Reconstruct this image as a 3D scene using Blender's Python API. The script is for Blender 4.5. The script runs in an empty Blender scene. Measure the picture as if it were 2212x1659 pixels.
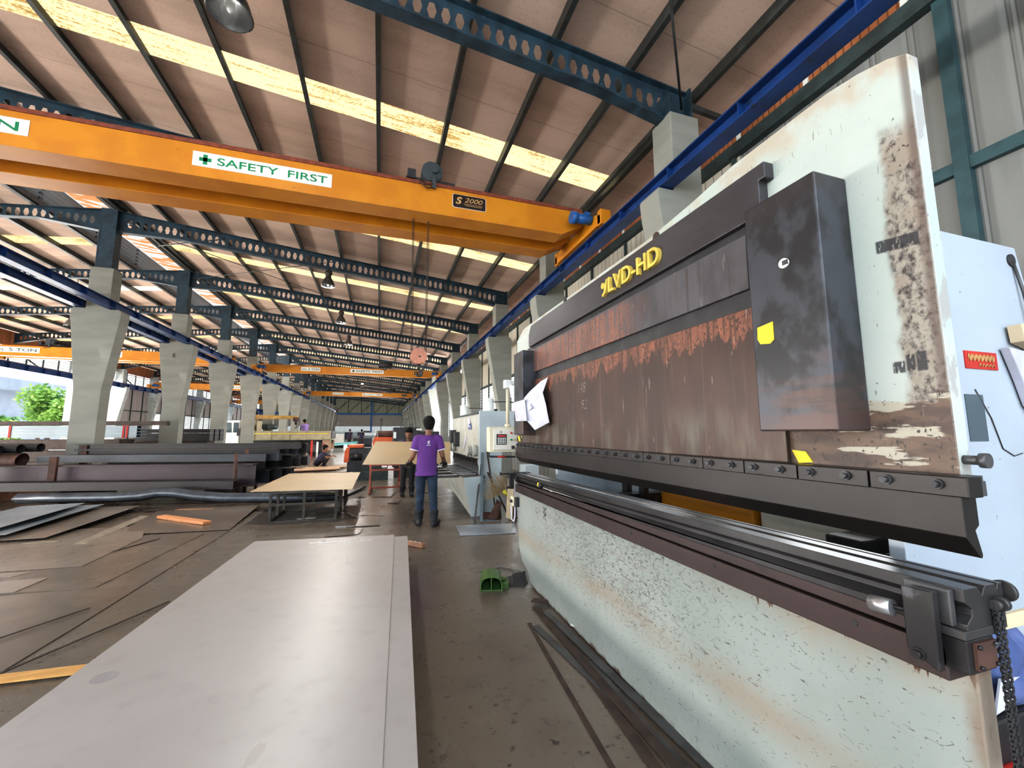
import bpy, bmesh, math, random
from mathutils import Vector, Matrix, Euler
random.seed(7)
PI = math.pi
S = bpy.context.scene
C = S.collection

# ------------------------------------------------------------------ meshes
class MB:
    def __init__(s):
        s.v = []; s.f = []; s.sm = []
    def add(s, vs, fs, sm=False):
        o = len(s.v); s.v += [tuple(p) for p in vs]
        for f in fs: s.f.append([i + o for i in f]); s.sm.append(sm)
        return s
    def box(s, x0, x1, y0, y1, z0, z1):
        v = [(x, y, z) for z in (z0, z1) for y in (y0, y1) for x in (x0, x1)]
        return s.add(v, [(0, 2, 3, 1), (4, 5, 7, 6), (0, 1, 5, 4), (2, 6, 7, 3), (0, 4, 6, 2), (1, 3, 7, 5)])
    def prism(s, pts, ax, a0, a1):
        # polygon in the plane across axis ax, extruded a0..a1
        def P(u, w, a): return {'x': (a, u, w), 'y': (u, a, w), 'z': (u, w, a)}[ax]
        n = len(pts)
        area = sum(pts[i][0] * pts[(i + 1) % n][1] - pts[(i + 1) % n][0] * pts[i][1] for i in range(n))
        if area < 0: pts = pts[::-1]
        v = [P(u, w, a0) for u, w in pts] + [P(u, w, a1) for u, w in pts]
        fs = [list(range(n))[::-1], list(range(n, 2 * n))]
        for i in range(n): fs.append([i, (i + 1) % n, n + (i + 1) % n, n + i])
        if ax == 'y': fs = [f[::-1] for f in fs]
        if a1 < a0: fs = [f[::-1] for f in fs]
        return s.add(v, fs)
    def bar(s, p, q, w, h, up=(0, 0, 1)):
        p = Vector(p); q = Vector(q); d = (q - p).normalized(); u = Vector(up)
        if abs(d.dot(u)) > .98: u = Vector((0, 1, 0))
        a = d.cross(u).normalized() * (w / 2); b = a.cross(d).normalized() * (h / 2)
        v = [p - a - b, p + a - b, p + a + b, p - a + b, q - a - b, q + a - b, q + a + b, q - a + b]
        return s.add(v, [(0, 3, 2, 1), (4, 5, 6, 7), (0, 1, 5, 4), (1, 2, 6, 5), (2, 3, 7, 6), (3, 0, 4, 7)][::1])
    def cyl(s, p, q, r, n=12, r2=None, cap=True):
        p = Vector(p); q = Vector(q); d = (q - p).normalized(); r2 = r if r2 is None else r2
        u = Vector((0, 0, 1)) if abs(d.z) < .9 else Vector((1, 0, 0))
        a = d.cross(u).normalized(); b = d.cross(a).normalized()
        v = []
        for c, rr in ((p, r), (q, r2)):
            for i in range(n):
                t = 2 * PI * i / n; v.append(c + (a * math.cos(t) + b * math.sin(t)) * rr)
        o = len(s.v); s.add(v, [(i, n + i, n + (i + 1) % n, (i + 1) % n) for i in range(n)][::1], True)
        if cap:
            s.f.append([o + i for i in range(n)]); s.sm.append(False)
            s.f.append([o + n + i for i in range(n)][::-1]); s.sm.append(False)
        return s
    def tube(s, pts, r, n=8, cap=True):
        pts = [Vector(p) for p in pts]; m = len(pts); v = []
        rr = r if isinstance(r, (list, tuple)) else [r] * m
        ref = Vector((0, 0, 1)); 
        for k in range(m):
            d = (pts[min(k + 1, m - 1)] - pts[max(k - 1, 0)]).normalized()
            if k == 0:
                if abs(d.z) > .9: ref = Vector((1, 0, 0))
                a = d.cross(ref).normalized()
            else:
                a = (a - d * a.dot(d)).normalized()
            b = d.cross(a)
            for i in range(n):
                t = 2 * PI * i / n; v.append(pts[k] + (a * math.cos(t) + b * math.sin(t)) * rr[k])
        o = len(s.v)
        s.add(v, [(k * n + i, k * n + (i + 1) % n, (k + 1) * n + (i + 1) % n, (k + 1) * n + i) for k in range(m - 1) for i in range(n)], True)
        if cap:
            s.f.append([o + i for i in range(n)][::-1]); s.sm.append(False)
            s.f.append([o + (m - 1) * n + i for i in range(n)]); s.sm.append(False)
        return s
    def lathe(s, c, prof, n=24, ax=None):
        c = Vector(c); v = []; m = len(prof)
        for r, z in prof:
            for i in range(n):
                t = 2 * PI * i / n
                q = Vector((r * math.cos(t), r * math.sin(t), z))
                if ax == 'x': q = Vector((q.z, q.x, q.y))
                if ax == 'y': q = Vector((q.x, q.z, q.y))
                v.append(c + q)
        return s.add(v, [(k * n + i, k * n + (i + 1) % n, (k + 1) * n + (i + 1) % n, (k + 1) * n + i) for k in range(m - 1) for i in range(n)], True)
    def loft(s, rings, n=16, cap=True):
        # ring: centre, u axis, v axis (vectors with length = radius), optional power
        v = []; m = len(rings)
        for c, u, w in rings:
            c = Vector(c); u = Vector(u); w = Vector(w)
            for i in range(n):
                t = 2 * PI * i / n; v.append(c + u * math.cos(t) + w * math.sin(t))
        o = len(s.v)
        s.add(v, [(k * n + i, k * n + (i + 1) % n, (k + 1) * n + (i + 1) % n, (k + 1) * n + i) for k in range(m - 1) for i in range(n)], True)
        if cap:
            s.f.append([o + i for i in range(n)][::-1]); s.sm.append(True)
            s.f.append([o + (m - 1) * n + i for i in range(n)]); s.sm.append(True)
        return s
    def ball(s, c, rx, ry=None, rz=None, n=12, m=8):
        ry = rx if ry is None else ry; rz = rx if rz is None else rz
        return s.loft([((c[0], c[1], c[2] - rz * math.cos(PI * (k + .02) / (m + .04))), (max(1e-4, rx * math.sin(PI * (k + .02) / (m + .04))), 0, 0), (0, max(1e-4, ry * math.sin(PI * (k + .02) / (m + .04))), 0)) for k in range(m + 1)], n)
    def quad(s, a, b, c, d): return s.add([a, b, c, d], [(0, 1, 2, 3)])
    def mesh(s, name, mat, shift=None):
        me = bpy.data.meshes.new(name)
        sh = Vector(shift) if shift is not None else Vector((0, 0, 0))
        me.from_pydata([tuple(Vector(p) - sh) for p in s.v], [], s.f)
        me.polygons.foreach_set('use_smooth', s.sm)
        if mat: me.materials.append(mat)
        bm = bmesh.new(); bm.from_mesh(me); bmesh.ops.recalc_face_normals(bm, faces=bm.faces); bm.to_mesh(me); bm.free()
        me.update(); return me
    def build(s, name, mat, parent=None, bevel=0, label=None, base=None):
        # world coordinates in; origin at the thing's base (top-level) or its parent's origin (part)
        if parent is not None: sh = WORLD[parent.name]
        else:
            if base is None:
                xs = [p[0] for p in s.v]; ys = [p[1] for p in s.v]; zs = [p[2] for p in s.v]
                base = ((min(xs) + max(xs)) / 2, (min(ys) + max(ys)) / 2, min(zs))
            sh = Vector(base)
        o = bpy.data.objects.new(name, s.mesh(name, mat, sh)); C.objects.link(o)
        if parent is not None: o.parent = parent
        else: o.location = sh
        WORLD[o.name] = Vector(sh)
        if bevel:
            b = o.modifiers.new('Bevel', 'BEVEL'); b.width = bevel; b.segments = 2; b.limit_method = 'ANGLE'; b.angle_limit = .6
        if label: o['label'] = label
        return o
WORLD = {}
def thing(name, label, cat, loc, group=None):
    o = bpy.data.objects.new(name, None); C.objects.link(o); o.location = loc; o.empty_display_size = .2
    WORLD[o.name] = Vector(loc)
    return tag(o, label, cat, group)
def tag(o, label, cat, group=None, kind=None):
    o['label'] = label; o['category'] = cat
    if group: o['group'] = group
    if kind: o['kind'] = kind
    return o
def struct(o): o['kind'] = 'structure'; return o
def dup(o, d, label=None, parent=None):
    c = o.copy(); C.objects.link(c)
    if parent is None:
        c.location = Vector(o.location) + Vector(d); WORLD[c.name] = WORLD[o.name] + Vector(d)
        if label: c['label'] = label
    else:
        c.parent = parent; WORLD[c.name] = WORLD[o.name] + Vector(d)
    for ch in list(o.children): dup(ch, d, None, c)
    return c

# ------------------------------------------------------------------ materials
def rgb(c): return (c[0], c[1], c[2], 1) if len(c) == 3 else c
class G:
    def __init__(s, name):
        s.m = bpy.data.materials.new(name); s.m.use_nodes = True; s.t = s.m.node_tree
        s.b = s.t.nodes['Principled BSDF']; s.out = s.t.nodes['Material Output']
    def n(s, typ, ins=(), **kw):
        x = s.t.nodes.new(typ)
        for k, v in kw.items(): setattr(x, k, v)
        for k, v in (ins.items() if isinstance(ins, dict) else enumerate(ins)):
            s.set(x.inputs[k], v)
        return x
    def set(s, sock, v):
        if v is None: return
        if isinstance(v, bpy.types.NodeSocket): s.t.links.new(v, sock)
        elif isinstance(v, (tuple, list)) and sock.type == 'RGBA': sock.default_value = rgb(v)
        else: sock.default_value = v
    def math(s, op, a, b=None, c=None, clamp=False):
        x = s.n('ShaderNodeMath', operation=op); x.use_clamp = clamp
        for i, v in enumerate((a, b, c)):
            if v is not None: s.set(x.inputs[i], v)
        return x.outputs[0]
    def mix(s, f, a, b):
        x = s.n('ShaderNodeMix', data_type='RGBA'); s.set(x.inputs[0], f); s.set(x.inputs[6], a); s.set(x.inputs[7], b); return x.outputs[2]
    def obj(s): return s.n('ShaderNodeTexCoord').outputs['Object']
    def pos(s): return s.n('ShaderNodeNewGeometry').outputs['Position']
    def nrm(s): return s.n('ShaderNodeNewGeometry').outputs['Normal']
    def map(s, v, sc=(1, 1, 1), rot=(0, 0, 0), loc=(0, 0, 0)):
        return s.n('ShaderNodeMapping', {0: v, 1: loc, 2: rot, 3: sc}).outputs[0]
    def noise(s, v, sc=5, det=3, rough=.55, dist=0):
        return s.n('ShaderNodeTexNoise', {'Vector': v, 'Scale': sc, 'Detail': det, 'Roughness': rough, 'Distortion': dist}).outputs[0]
    def step(s, v, a, b):
        x = s.n('ShaderNodeMapRange', {0: v, 1: a, 2: b, 3: 0., 4: 1.}); x.clamp = True; x.interpolation_type = 'SMOOTHSTEP'; return x.outputs[0]
    def sep(s, v): return s.n('ShaderNodeSeparateXYZ', [v]).outputs
    def bump(s, h, st=.2, d=.01):
        x = s.n('ShaderNodeBump', {'Strength': st, 'Distance': d, 'Height': h}); s.t.links.new(x.outputs[0], s.b.inputs['Normal'])
    def done(s, col, rough=.5, metal=0., spec=.5):
        s.set(s.b.inputs['Base Color'], col); s.set(s.b.inputs['Roughness'], rough); s.set(s.b.inputs['Metallic'], metal)
        s.set(s.b.inputs['Specular IOR Level'], spec); return s.m
def M(name, c1, c2=None, sc=6, rough=.55, metal=0., bump=0., st=(1, 1, 1), lo=.38, hi=.62, spec=.4, c3=None, sc3=40, lo3=.6, hi3=.7):
    g = G(name)
    if c2 is None: c2 = tuple(x * .8 for x in c1)
    v = g.map(g.obj(), st); nz = g.noise(v, sc, 5)
    col = g.mix(g.step(nz, lo, hi), c1, c2)
    if c3: col = g.mix(g.step(g.noise(v, sc3, 4), lo3, hi3), col, c3)
    if bump: g.bump(g.noise(v, sc * 4, 4), bump)
    return g.done(col, rough, metal, spec)

m_conc = M('concrete_paint', (.235, .24, .212), (.205, .21, .185), 3, .8, bump=.06, st=(.4, .4, 1.5), c3=(.14, .14, .125), sc3=1.6, lo3=.60, hi3=.80)
m_concl = M('concrete_light', (0.4, 0.432, 0.424), (0.32, 0.352, 0.352), 3, .8, c3=(0.2, 0.208, 0.208), sc3=6, lo3=.6, hi3=.7)
m_steelblue = M('rafter_paint', (.020, .048, .070), (.012, .026, .038), 4, .5, st=(1, 1, 1), c3=(.032, .085, .13), sc3=9, lo3=.6, hi3=.8)
m_teal = M('teal_paint', (.030, .072, .082), (.021, .052, .06), 6, .55)
m_beam = M('runway_blue', (.005, .037, .155), (.004, .024, .10), 3, .45, c3=(.007, .014, .04), sc3=8)
m_rail = M('rail_rust', (.22, .05, .02), (.14, .035, .02), 12, .7)
m_purlin = M('purlin_dark', (.035, .04, .038), (.02, .022, .02), 5, .5)
m_dgreen = M('eave_dark', (.03, .05, .05), (.02, .03, .03), 5, .6)
m_orange = M('crane_yellow', (0.5412, 0.2132, 0.00984), (0.4756, 0.1722, 0.0082), 2, .42, c3=(0.3444, 0.123, 0.0082), sc3=5, lo3=.66, hi3=.8)
m_black = M('black_steel', (.018, .018, .02), (.03, .03, .032), 8, .5)
m_darkst = M('dark_steel', (0.04, 0.0384, 0.04), (0.024, 0.0224, 0.024), 6, .38, .5, c3=(0.08, 0.08, 0.088), sc3=18)
m_greyst = M('grey_steel', (0.0816, 0.0816, 0.085), (0.051, 0.04896, 0.04896), 5, .4, .4, c3=(0.0408, 0.0306, 0.0238), sc3=9)
m_mill = M('mill_scale', (0.0143, 0.0132, 0.01485), (0.00935, 0.0077, 0.00825), 3, .5, .2, st=(.3, 2, 2), c3=(0.0275, 0.022, 0.0198), sc3=14)
m_purp = M('primer_purple', (0.0434, 0.0266, 0.0364), (0.0266, 0.0175, 0.021), 2, .5, .2, st=(.3, 1, 1))
m_bluest = M('blue_grey_steel', (0.0252, 0.0322, 0.042), (0.0168, 0.0196, 0.0252), 2, .45, .3, st=(.2, 2, 2))
m_rust = M('rust_steel', (0.093, 0.0434, 0.031), (0.0496, 0.0248, 0.0186), 7, .7, .1)
m_rustd = M('rust_dark', (.055, .034, .026), (.03, .02, .016), 7, .7, .1)
m_galv = M('galvanised', (0.1045, 0.143, 0.165), (0.0825, 0.1128, 0.1348), 4, .4, .2, st=(.2, 1, 1))
m_red = M('red_paint', (.5, .05, .05)); m_trest = M('trestle_red', (0.2604, 0.0558, 0.0279), (0.2046, 0.0434, 0.0248), 8, .5)
m_orng = M('orange_machine', (0.6375, 0.1105, 0.017), (0.51, 0.085, 0.017), 6, .45)
m_white = M('white_paint', (.72, .74, .72), (.62, .64, .63), 4, .5)
m_sign = M('sign_white', (.72, .74, .70), (.66, .68, .64), 4, .5)
m_green = M('sign_green', (.0, .21, .075)); m_dkgreen = M('sign_dark', (.03, .06, .04))
m_plateb = M('plate_brown', (.022, .012, .009), (.015, .01, .008), 4, .35); m_gold = M('plate_gold', (.55, .33, .13))
m_letter = M('letter_yellow', (.62, .46, .09), (.5, .36, .07), 12, .5)
m_yel = M('yellow_tape', (.75, .58, .03), (.65, .5, .03), 10, .6)
m_paper = M('paper', (.50, .50, .57), (.42, .42, .48), 8, .8)
m_beige = M('beige_enamel', (.58, .53, .40), (.5, .46, .35), 5, .5)
m_cream = M('cream_enamel', (.62, .60, .53), (.56, .54, .48), 5, .45)
m_plank = M('timber', (.62, .27, .11), (.45, .19, .08), 6, .7, st=(1, 6, 6), c3=(.3, .12, .05), sc3=20)
m_wood2 = M('timber_brown', (.33, .17, .10), (.24, .12, .07), 6, .7, c3=(.5, .42, .38), sc3=20, lo3=.66, hi3=.7)
m_board = M('pale_board', (.62, .5, .33), (.55, .44, .29), 5, .7)
m_chrome = M('lamp_metal', (0.2475, 0.2475, 0.2475), (0.165, 0.165, 0.165), 6, .25, .9)
m_lampd = M('lamp_dark', (.08, .065, .05), (.05, .04, .035), 6, .45, .6)
m_skin = M('skin', (.21, .095, .055), (.18, .08, .046), 8, .55)
m_hair = M('hair', (.004, .0036, .0036), (.008, .007, .007), 30, .75, spec=.15)
m_purple = M('polo_purple', (.115, .035, .20), (.095, .028, .17), 5, .85)
m_trim = M('polo_trim', (.6, .56, .66)); m_jean = M('denim', (.016, .034, .062), (.009, .019, .038), 6, .85, c3=(.04, .06, .095), sc3=5)
m_boot = M('boot', (.007, .008, .011), (.013, .014, .018), 12, .6); m_glove = M('glove', (.035, .028, .026), (.05, .04, .036), 12, .8)
m_navy = M('navy_shirt', (.02, .018, .045), (.03, .026, .06), 6, .85); m_dktr = M('dark_trousers', (.012, .012, .016), (.02, .02, .024), 6, .85)
m_lilac = M('lilac_shirt', (.3, .2, .45), (.24, .16, .38), 6, .85)
m_eye = M('eye', (.02, .015, .01)); m_glass = M('dark_glass', (.04, .06, .07), (.05, .08, .09), 3, .08)
m_pedal = M('pedal_green', (0.0558, 0.124, 0.0217), (0.0434, 0.0992, 0.0186), 8, .45); m_pedali = M('pedal_inner', (.015, .05, .012), (.02, .06, .015), 8, .5)
m_cable = M('cable_grey', (.16, .15, .13)); m_steelbright = M('bright_steel', (.5, .5, .52), (.38, .38, .4), 10, .3, .8)
m_leaf1 = M('leaf_light', (.42, .60, .16), (.25, .44, .10), 1.5, .8); m_leaf2 = M('leaf_dark', (.14, .32, .13), (.22, .42, .14), 1.5, .8)
m_trunk = M('bark', (.1, .07, .05)); m_bldg = M('building_white', (.38, .42, .48), (.33, .37, .43), 1, .7); m_bwin = M('building_window', (.12, .18, .26))
m_hblue = M('shutter_blue', (.02, .13, .40)); m_shut = M('shutter_grey', (.30, .30, .29), (.25, .25, .245), 3, .6)
m_bluec = M('blue_cloth', (.05, .08, .2), (.1, .13, .28), 7, .85); m_redc = M('red_plastic', (.5, .03, .02)); m_blk = M('black_plastic', (.012, .012, .014))
m_ylpipe = M('pipe_yellow', (.55, .34, .04)); m_navyst = M('motor_blue', (.02, .12, .36), (.015, .09, .28), 6, .4)
m_copper = M('hook_copper', (.42, .17, .10), (.33, .13, .08), 8, .45, .1, c3=(.6, .4, .3), sc3=15, lo3=.62)
m_straw = M('straw', (.35, .26, .14), (.22, .16, .09), 30, .9); m_strawy = M('straw_bind', (.55, .5, .06))
m_truck = M('truck_beige', (0.36, 0.324, 0.216), (0.3024, 0.2664, 0.18), 3, .55, c3=(0.18, 0.1296, 0.072), sc3=12, lo3=.63)
m_boom = M('boom_mustard', (.42, .25, .06), (.3, .17, .05), 5, .5); m_tyre = M('tyre', (.015, .015, .016), (.02, .02, .02), 10, .8)
m_aqua = M('aqua_pipe', (.2, .5, .52)); m_carw = M('car_body', (.55, .62, .72)); m_flap = M('mudflap', (.33, .22, .15), (.25, .16, .1), 8, .8)
# ------------------------------------------------------------------ surface materials with their own pattern
def mk_floor():
    g = G('floor_concrete'); p = g.obj()
    n1 = g.noise(p, .5, 4); n2 = g.noise(p, 3.2, 5); n3 = g.noise(p, 22, 4)
    c = g.mix(g.step(n1, .35, .65), (.112, .088, .066), (.140, .118, .095))
    c = g.mix(g.math('MULTIPLY', g.step(n2, .5, .75), .5), c, (.075, .056, .042))
    c = g.mix(g.math('MULTIPLY', g.step(n3, .62, .70), .85), c, (.028, .022, .018))
    c = g.mix(g.math('MULTIPLY', g.step(g.noise(g.map(p, (1, 1, 1), (0, 0, .6), (5, 3, 0)), 9, 3), .66, .72), .5), c, (.03, .022, .016))
    g.bump(n3, .015)
    r = g.math('MULTIPLY_ADD', n2, .28, .16)
    return g.done(c, r, 0, .55)
m_floor = mk_floor()
def mk_roof():
    g = G('roof_sheet'); p = g.obj(); x, y, z = g.sep(p)
    n1 = g.noise(g.map(p, (.25, 1.2, 1)), 1.4, 4); n2 = g.noise(p, 30, 3)
    c = g.mix(g.step(n1, .35, .7), (0.546, 0.4043, 0.3255), (0.42, 0.3097, 0.2467))
    fr = g.math('FRACT', g.math('MULTIPLY', y, .98))
    c = g.mix(g.math('MULTIPLY', g.step(fr, .02, 0.0), .6), c, (.12, .09, .07))
    c = g.mix(g.math('MULTIPLY', g.step(n2, .5, .7), .2), c, (.2, .15, .12))
    return g.done(c, .85, 0, .2)
m_roof = mk_roof()
def mk_sky(name, light, dark, lo, hi, orange=None, st_=1.3):
    g = G(name); p = g.obj(); x, y, z = g.sep(p)
    st = g.noise(g.map(p, (1.2, 16, 1)), 1.2, 4); sp = g.noise(g.map(p, (14, 30, 1)), 1.6, 3); n0 = g.noise(g.map(p, (.7, .7, .7)), 1.0, 2)
    f = g.math('ADD', g.math('MULTIPLY', st, .55), g.math('MULTIPLY', sp, .45))
    f = g.math('ADD', f, g.math('MULTIPLY', g.math('SUBTRACT', n0, .5), .22))
    c = g.mix(g.step(f, lo, hi), light, dark)
    if orange:
        o = g.step(g.noise(g.map(p, (.5, 2.2, 1), (0, 0, .12)), 1.3, 3, .6, .4), .49, .52); c = g.mix(o, c, orange)
    e = g.n('ShaderNodeEmission', {'Color': c, 'Strength': st_}); d = g.n('ShaderNodeBsdfTranslucent', {'Color': (.2, .17, .12)})
    m = g.n('ShaderNodeAddShader', [e.outputs[0], d.outputs[0]])
    g.t.links.new(m.outputs[0], g.out.inputs[0]); return g.m
m_skyl = mk_sky('skylight_sheet', (1, .82, .45), (.38, .22, .06), .50, .62)
m_skyl2 = mk_sky('skylight_sheet_clear', (1, .92, .74), (.6, .42, .16), .60, .70)
m_ridge = mk_sky('ridge_sheet', (.80, .88, .94), (.60, .68, .74), .4, .7, (.70, .25, .10))
def mk_corr(name, c1, c2, axis, pitch, dark, sharp=(.0, .10), ribs=False):
    g = G(name); p = g.obj(); xyz = g.sep(p)
    n1 = g.noise(g.map(p, (1, 1, .15)), 3, 4)
    c = g.mix(g.step(n1, .35, .65), c1, c2)
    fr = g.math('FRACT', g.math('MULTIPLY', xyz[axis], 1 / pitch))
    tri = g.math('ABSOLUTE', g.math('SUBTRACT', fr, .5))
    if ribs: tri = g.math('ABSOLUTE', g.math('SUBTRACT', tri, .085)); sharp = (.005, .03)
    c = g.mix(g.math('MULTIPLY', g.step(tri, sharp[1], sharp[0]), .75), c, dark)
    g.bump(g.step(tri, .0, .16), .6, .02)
    return g.done(c, .65, 0, .3)
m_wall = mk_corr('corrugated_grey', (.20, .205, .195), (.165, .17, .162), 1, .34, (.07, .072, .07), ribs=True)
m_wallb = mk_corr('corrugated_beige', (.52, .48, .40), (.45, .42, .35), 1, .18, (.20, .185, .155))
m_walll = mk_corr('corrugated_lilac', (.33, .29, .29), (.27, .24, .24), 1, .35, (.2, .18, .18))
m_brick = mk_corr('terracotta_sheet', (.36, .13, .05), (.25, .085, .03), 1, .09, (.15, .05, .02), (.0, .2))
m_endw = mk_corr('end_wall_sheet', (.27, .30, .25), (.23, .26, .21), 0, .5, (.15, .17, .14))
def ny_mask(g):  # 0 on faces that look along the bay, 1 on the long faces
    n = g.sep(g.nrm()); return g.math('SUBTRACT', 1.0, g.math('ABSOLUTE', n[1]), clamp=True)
def mk_bed():
    g = G('press_bed_paint'); p = g.pos(); x, y, z = g.sep(p)
    c = g.mix(g.step(g.noise(p, 2.2, 4), .35, .7), (0.277, 0.307, 0.289), (0.236, 0.266, 0.248))
    reg = g.math('MULTIPLY', g.step(y, 1.2, 2.2), g.math('MULTIPLY', g.step(y, 4.1, 3.3), g.math('MULTIPLY', g.step(z, .25, .5), g.step(z, 1.05, .8))))
    thr = g.math('MULTIPLY_ADD', reg, -.07, .0)
    nd = g.n('ShaderNodeTexNoise', {'Vector': p, 'Scale': 9., 'Detail': 2.}).outputs[1]
    pd = g.n('ShaderNodeVectorMath', [p, g.n('ShaderNodeVectorMath', [nd, (.05, .05, .05)], operation='MULTIPLY').outputs[0]], operation='ADD').outputs[0]
    for rot, sc, w_ in ((.75, 8, .014), (-.6, 11, .016), (1.4, 13, .018), (.2, 17, .02)):
        vo = g.n('ShaderNodeTexVoronoi', {'Vector': g.map(pd, (.02, 1, 2.2), (rot, 0, 0), (0, 3 * rot, rot)), 'Scale': float(sc)}, feature='DISTANCE_TO_EDGE').outputs['Distance']
        nm = g.noise(g.map(p, (1, 1, 1), (0, 0, 0), (7 * rot, 0, 0)), 15 + sc, 2)
        s = g.math('MULTIPLY', g.step(vo, w_, w_ * .4), g.step(g.math('SUBTRACT', nm, g.math('MULTIPLY', thr, 1.7)), .615, .66))
        c = g.mix(g.math('MULTIPLY', s, .85), c, (.05, .042, .035))
    for rot, sc in ((.7, 44), (-.95, 52)):
        nz = g.noise(g.map(p, (1, .5, 2.8), (rot, 0, 0), (rot, 3 * rot, 0)), sc, 2.5, .5, .35)
        s = g.step(g.math('SUBTRACT', nz, thr), .715, .73)
        c = g.mix(g.math('MULTIPLY', s, .9), c, (.05, .042, .035))
    def gbar(y0, y1, z0, h_, sl):
        zz = g.math('SUBTRACT', z, g.math('MULTIPLY', g.math('SUBTRACT', y, y0), sl))
        return g.math('MULTIPLY', g.math('MULTIPLY', g.step(y, y0 - .005, y0), g.step(y, y1 + .005, y1)), g.math('MULTIPLY', g.step(zz, z0 - .003, z0), g.step(zz, z0 + h_ + .003, z0 + h_)))
    bb = g.math('MAXIMUM', g.math('MAXIMUM', gbar(3.05, 3.45, .735, .022, .02), gbar(2.05, 2.5, .71, .018, .03)), gbar(2.22, 2.30, .545, .06, 0))
    c = g.mix(g.math('MULTIPLY', bb, g.math('MULTIPLY', g.step(g.noise(p, 40, 3), .7, .5), .55)), c, (.22, .22, .20))
    bk = g.math('MAXIMUM', gbar(3.50, 3.57, .71, .11, 0), gbar(3.72, 3.77, .73, .05, .3))
    c = g.mix(g.math('MULTIPLY', bk, g.math('MULTIPLY', g.step(g.noise(g.map(p, (1, 1, 1)), 55, 2), .52, .48), .9)), c, (.02, .02, .02))
    ch = g.noise(p, 55, 3); c = g.mix(g.math('MULTIPLY', g.step(g.math('SUBTRACT', ch, thr), .70, .72), .9), c, (.10, .075, .06))
    band = g.math('MULTIPLY', g.step(g.math('ABSOLUTE', g.math('SUBTRACT', z, .43)), .13, .0), g.step(g.noise(g.map(p, (1, 1, 3)), 1.6, 3), .25, .6))
    c = g.mix(g.math('MULTIPLY', band, .5), c, (.26, .19, .13))
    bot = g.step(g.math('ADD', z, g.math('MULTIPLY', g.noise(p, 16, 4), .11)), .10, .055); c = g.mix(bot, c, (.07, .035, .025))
    dr = g.noise(g.map(p, (1, 16, .6)), 2.2, 3)
    rl = g.math('ADD', .862, g.math('MULTIPLY', g.math('SUBTRACT', .545, dr), .34))
    top = g.math('MULTIPLY', g.step(g.math('SUBTRACT', z, rl), .0, .012), g.step(y, 1.6, 1.25))
    tn = g.math('MULTIPLY', g.step(g.math('ADD', z, g.math('MULTIPLY', g.noise(g.map(p, (1, 1, .4)), 4, 4), .3)), .88, 1.02), g.step(y, 1.9, 1.0)); c = g.mix(g.math('MULTIPLY', tn, .45), c, (.30, .22, .14))
    c = g.mix(top, c, (.075, .03, .016))
    st2 = g.math('MULTIPLY', g.step(dr, .60, .68), g.math('MULTIPLY', g.step(y, 2.9, 3.3), g.step(z, .55, .8))); c = g.mix(g.math('MULTIPLY', st2, .6), c, (.25, .17, .07))
    ed = g.step(g.math('ADD', y, g.math('MULTIPLY', g.noise(p, 9, 4), .08)), .775, .73)
    c = g.mix(g.math('MULTIPLY', ed, .85), c, (.20, .15, .11))
    g.bump(g.noise(p, 30, 3), .05)
    return g.done(c, .45, 0, .4)
m_bed = mk_bed()
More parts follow.
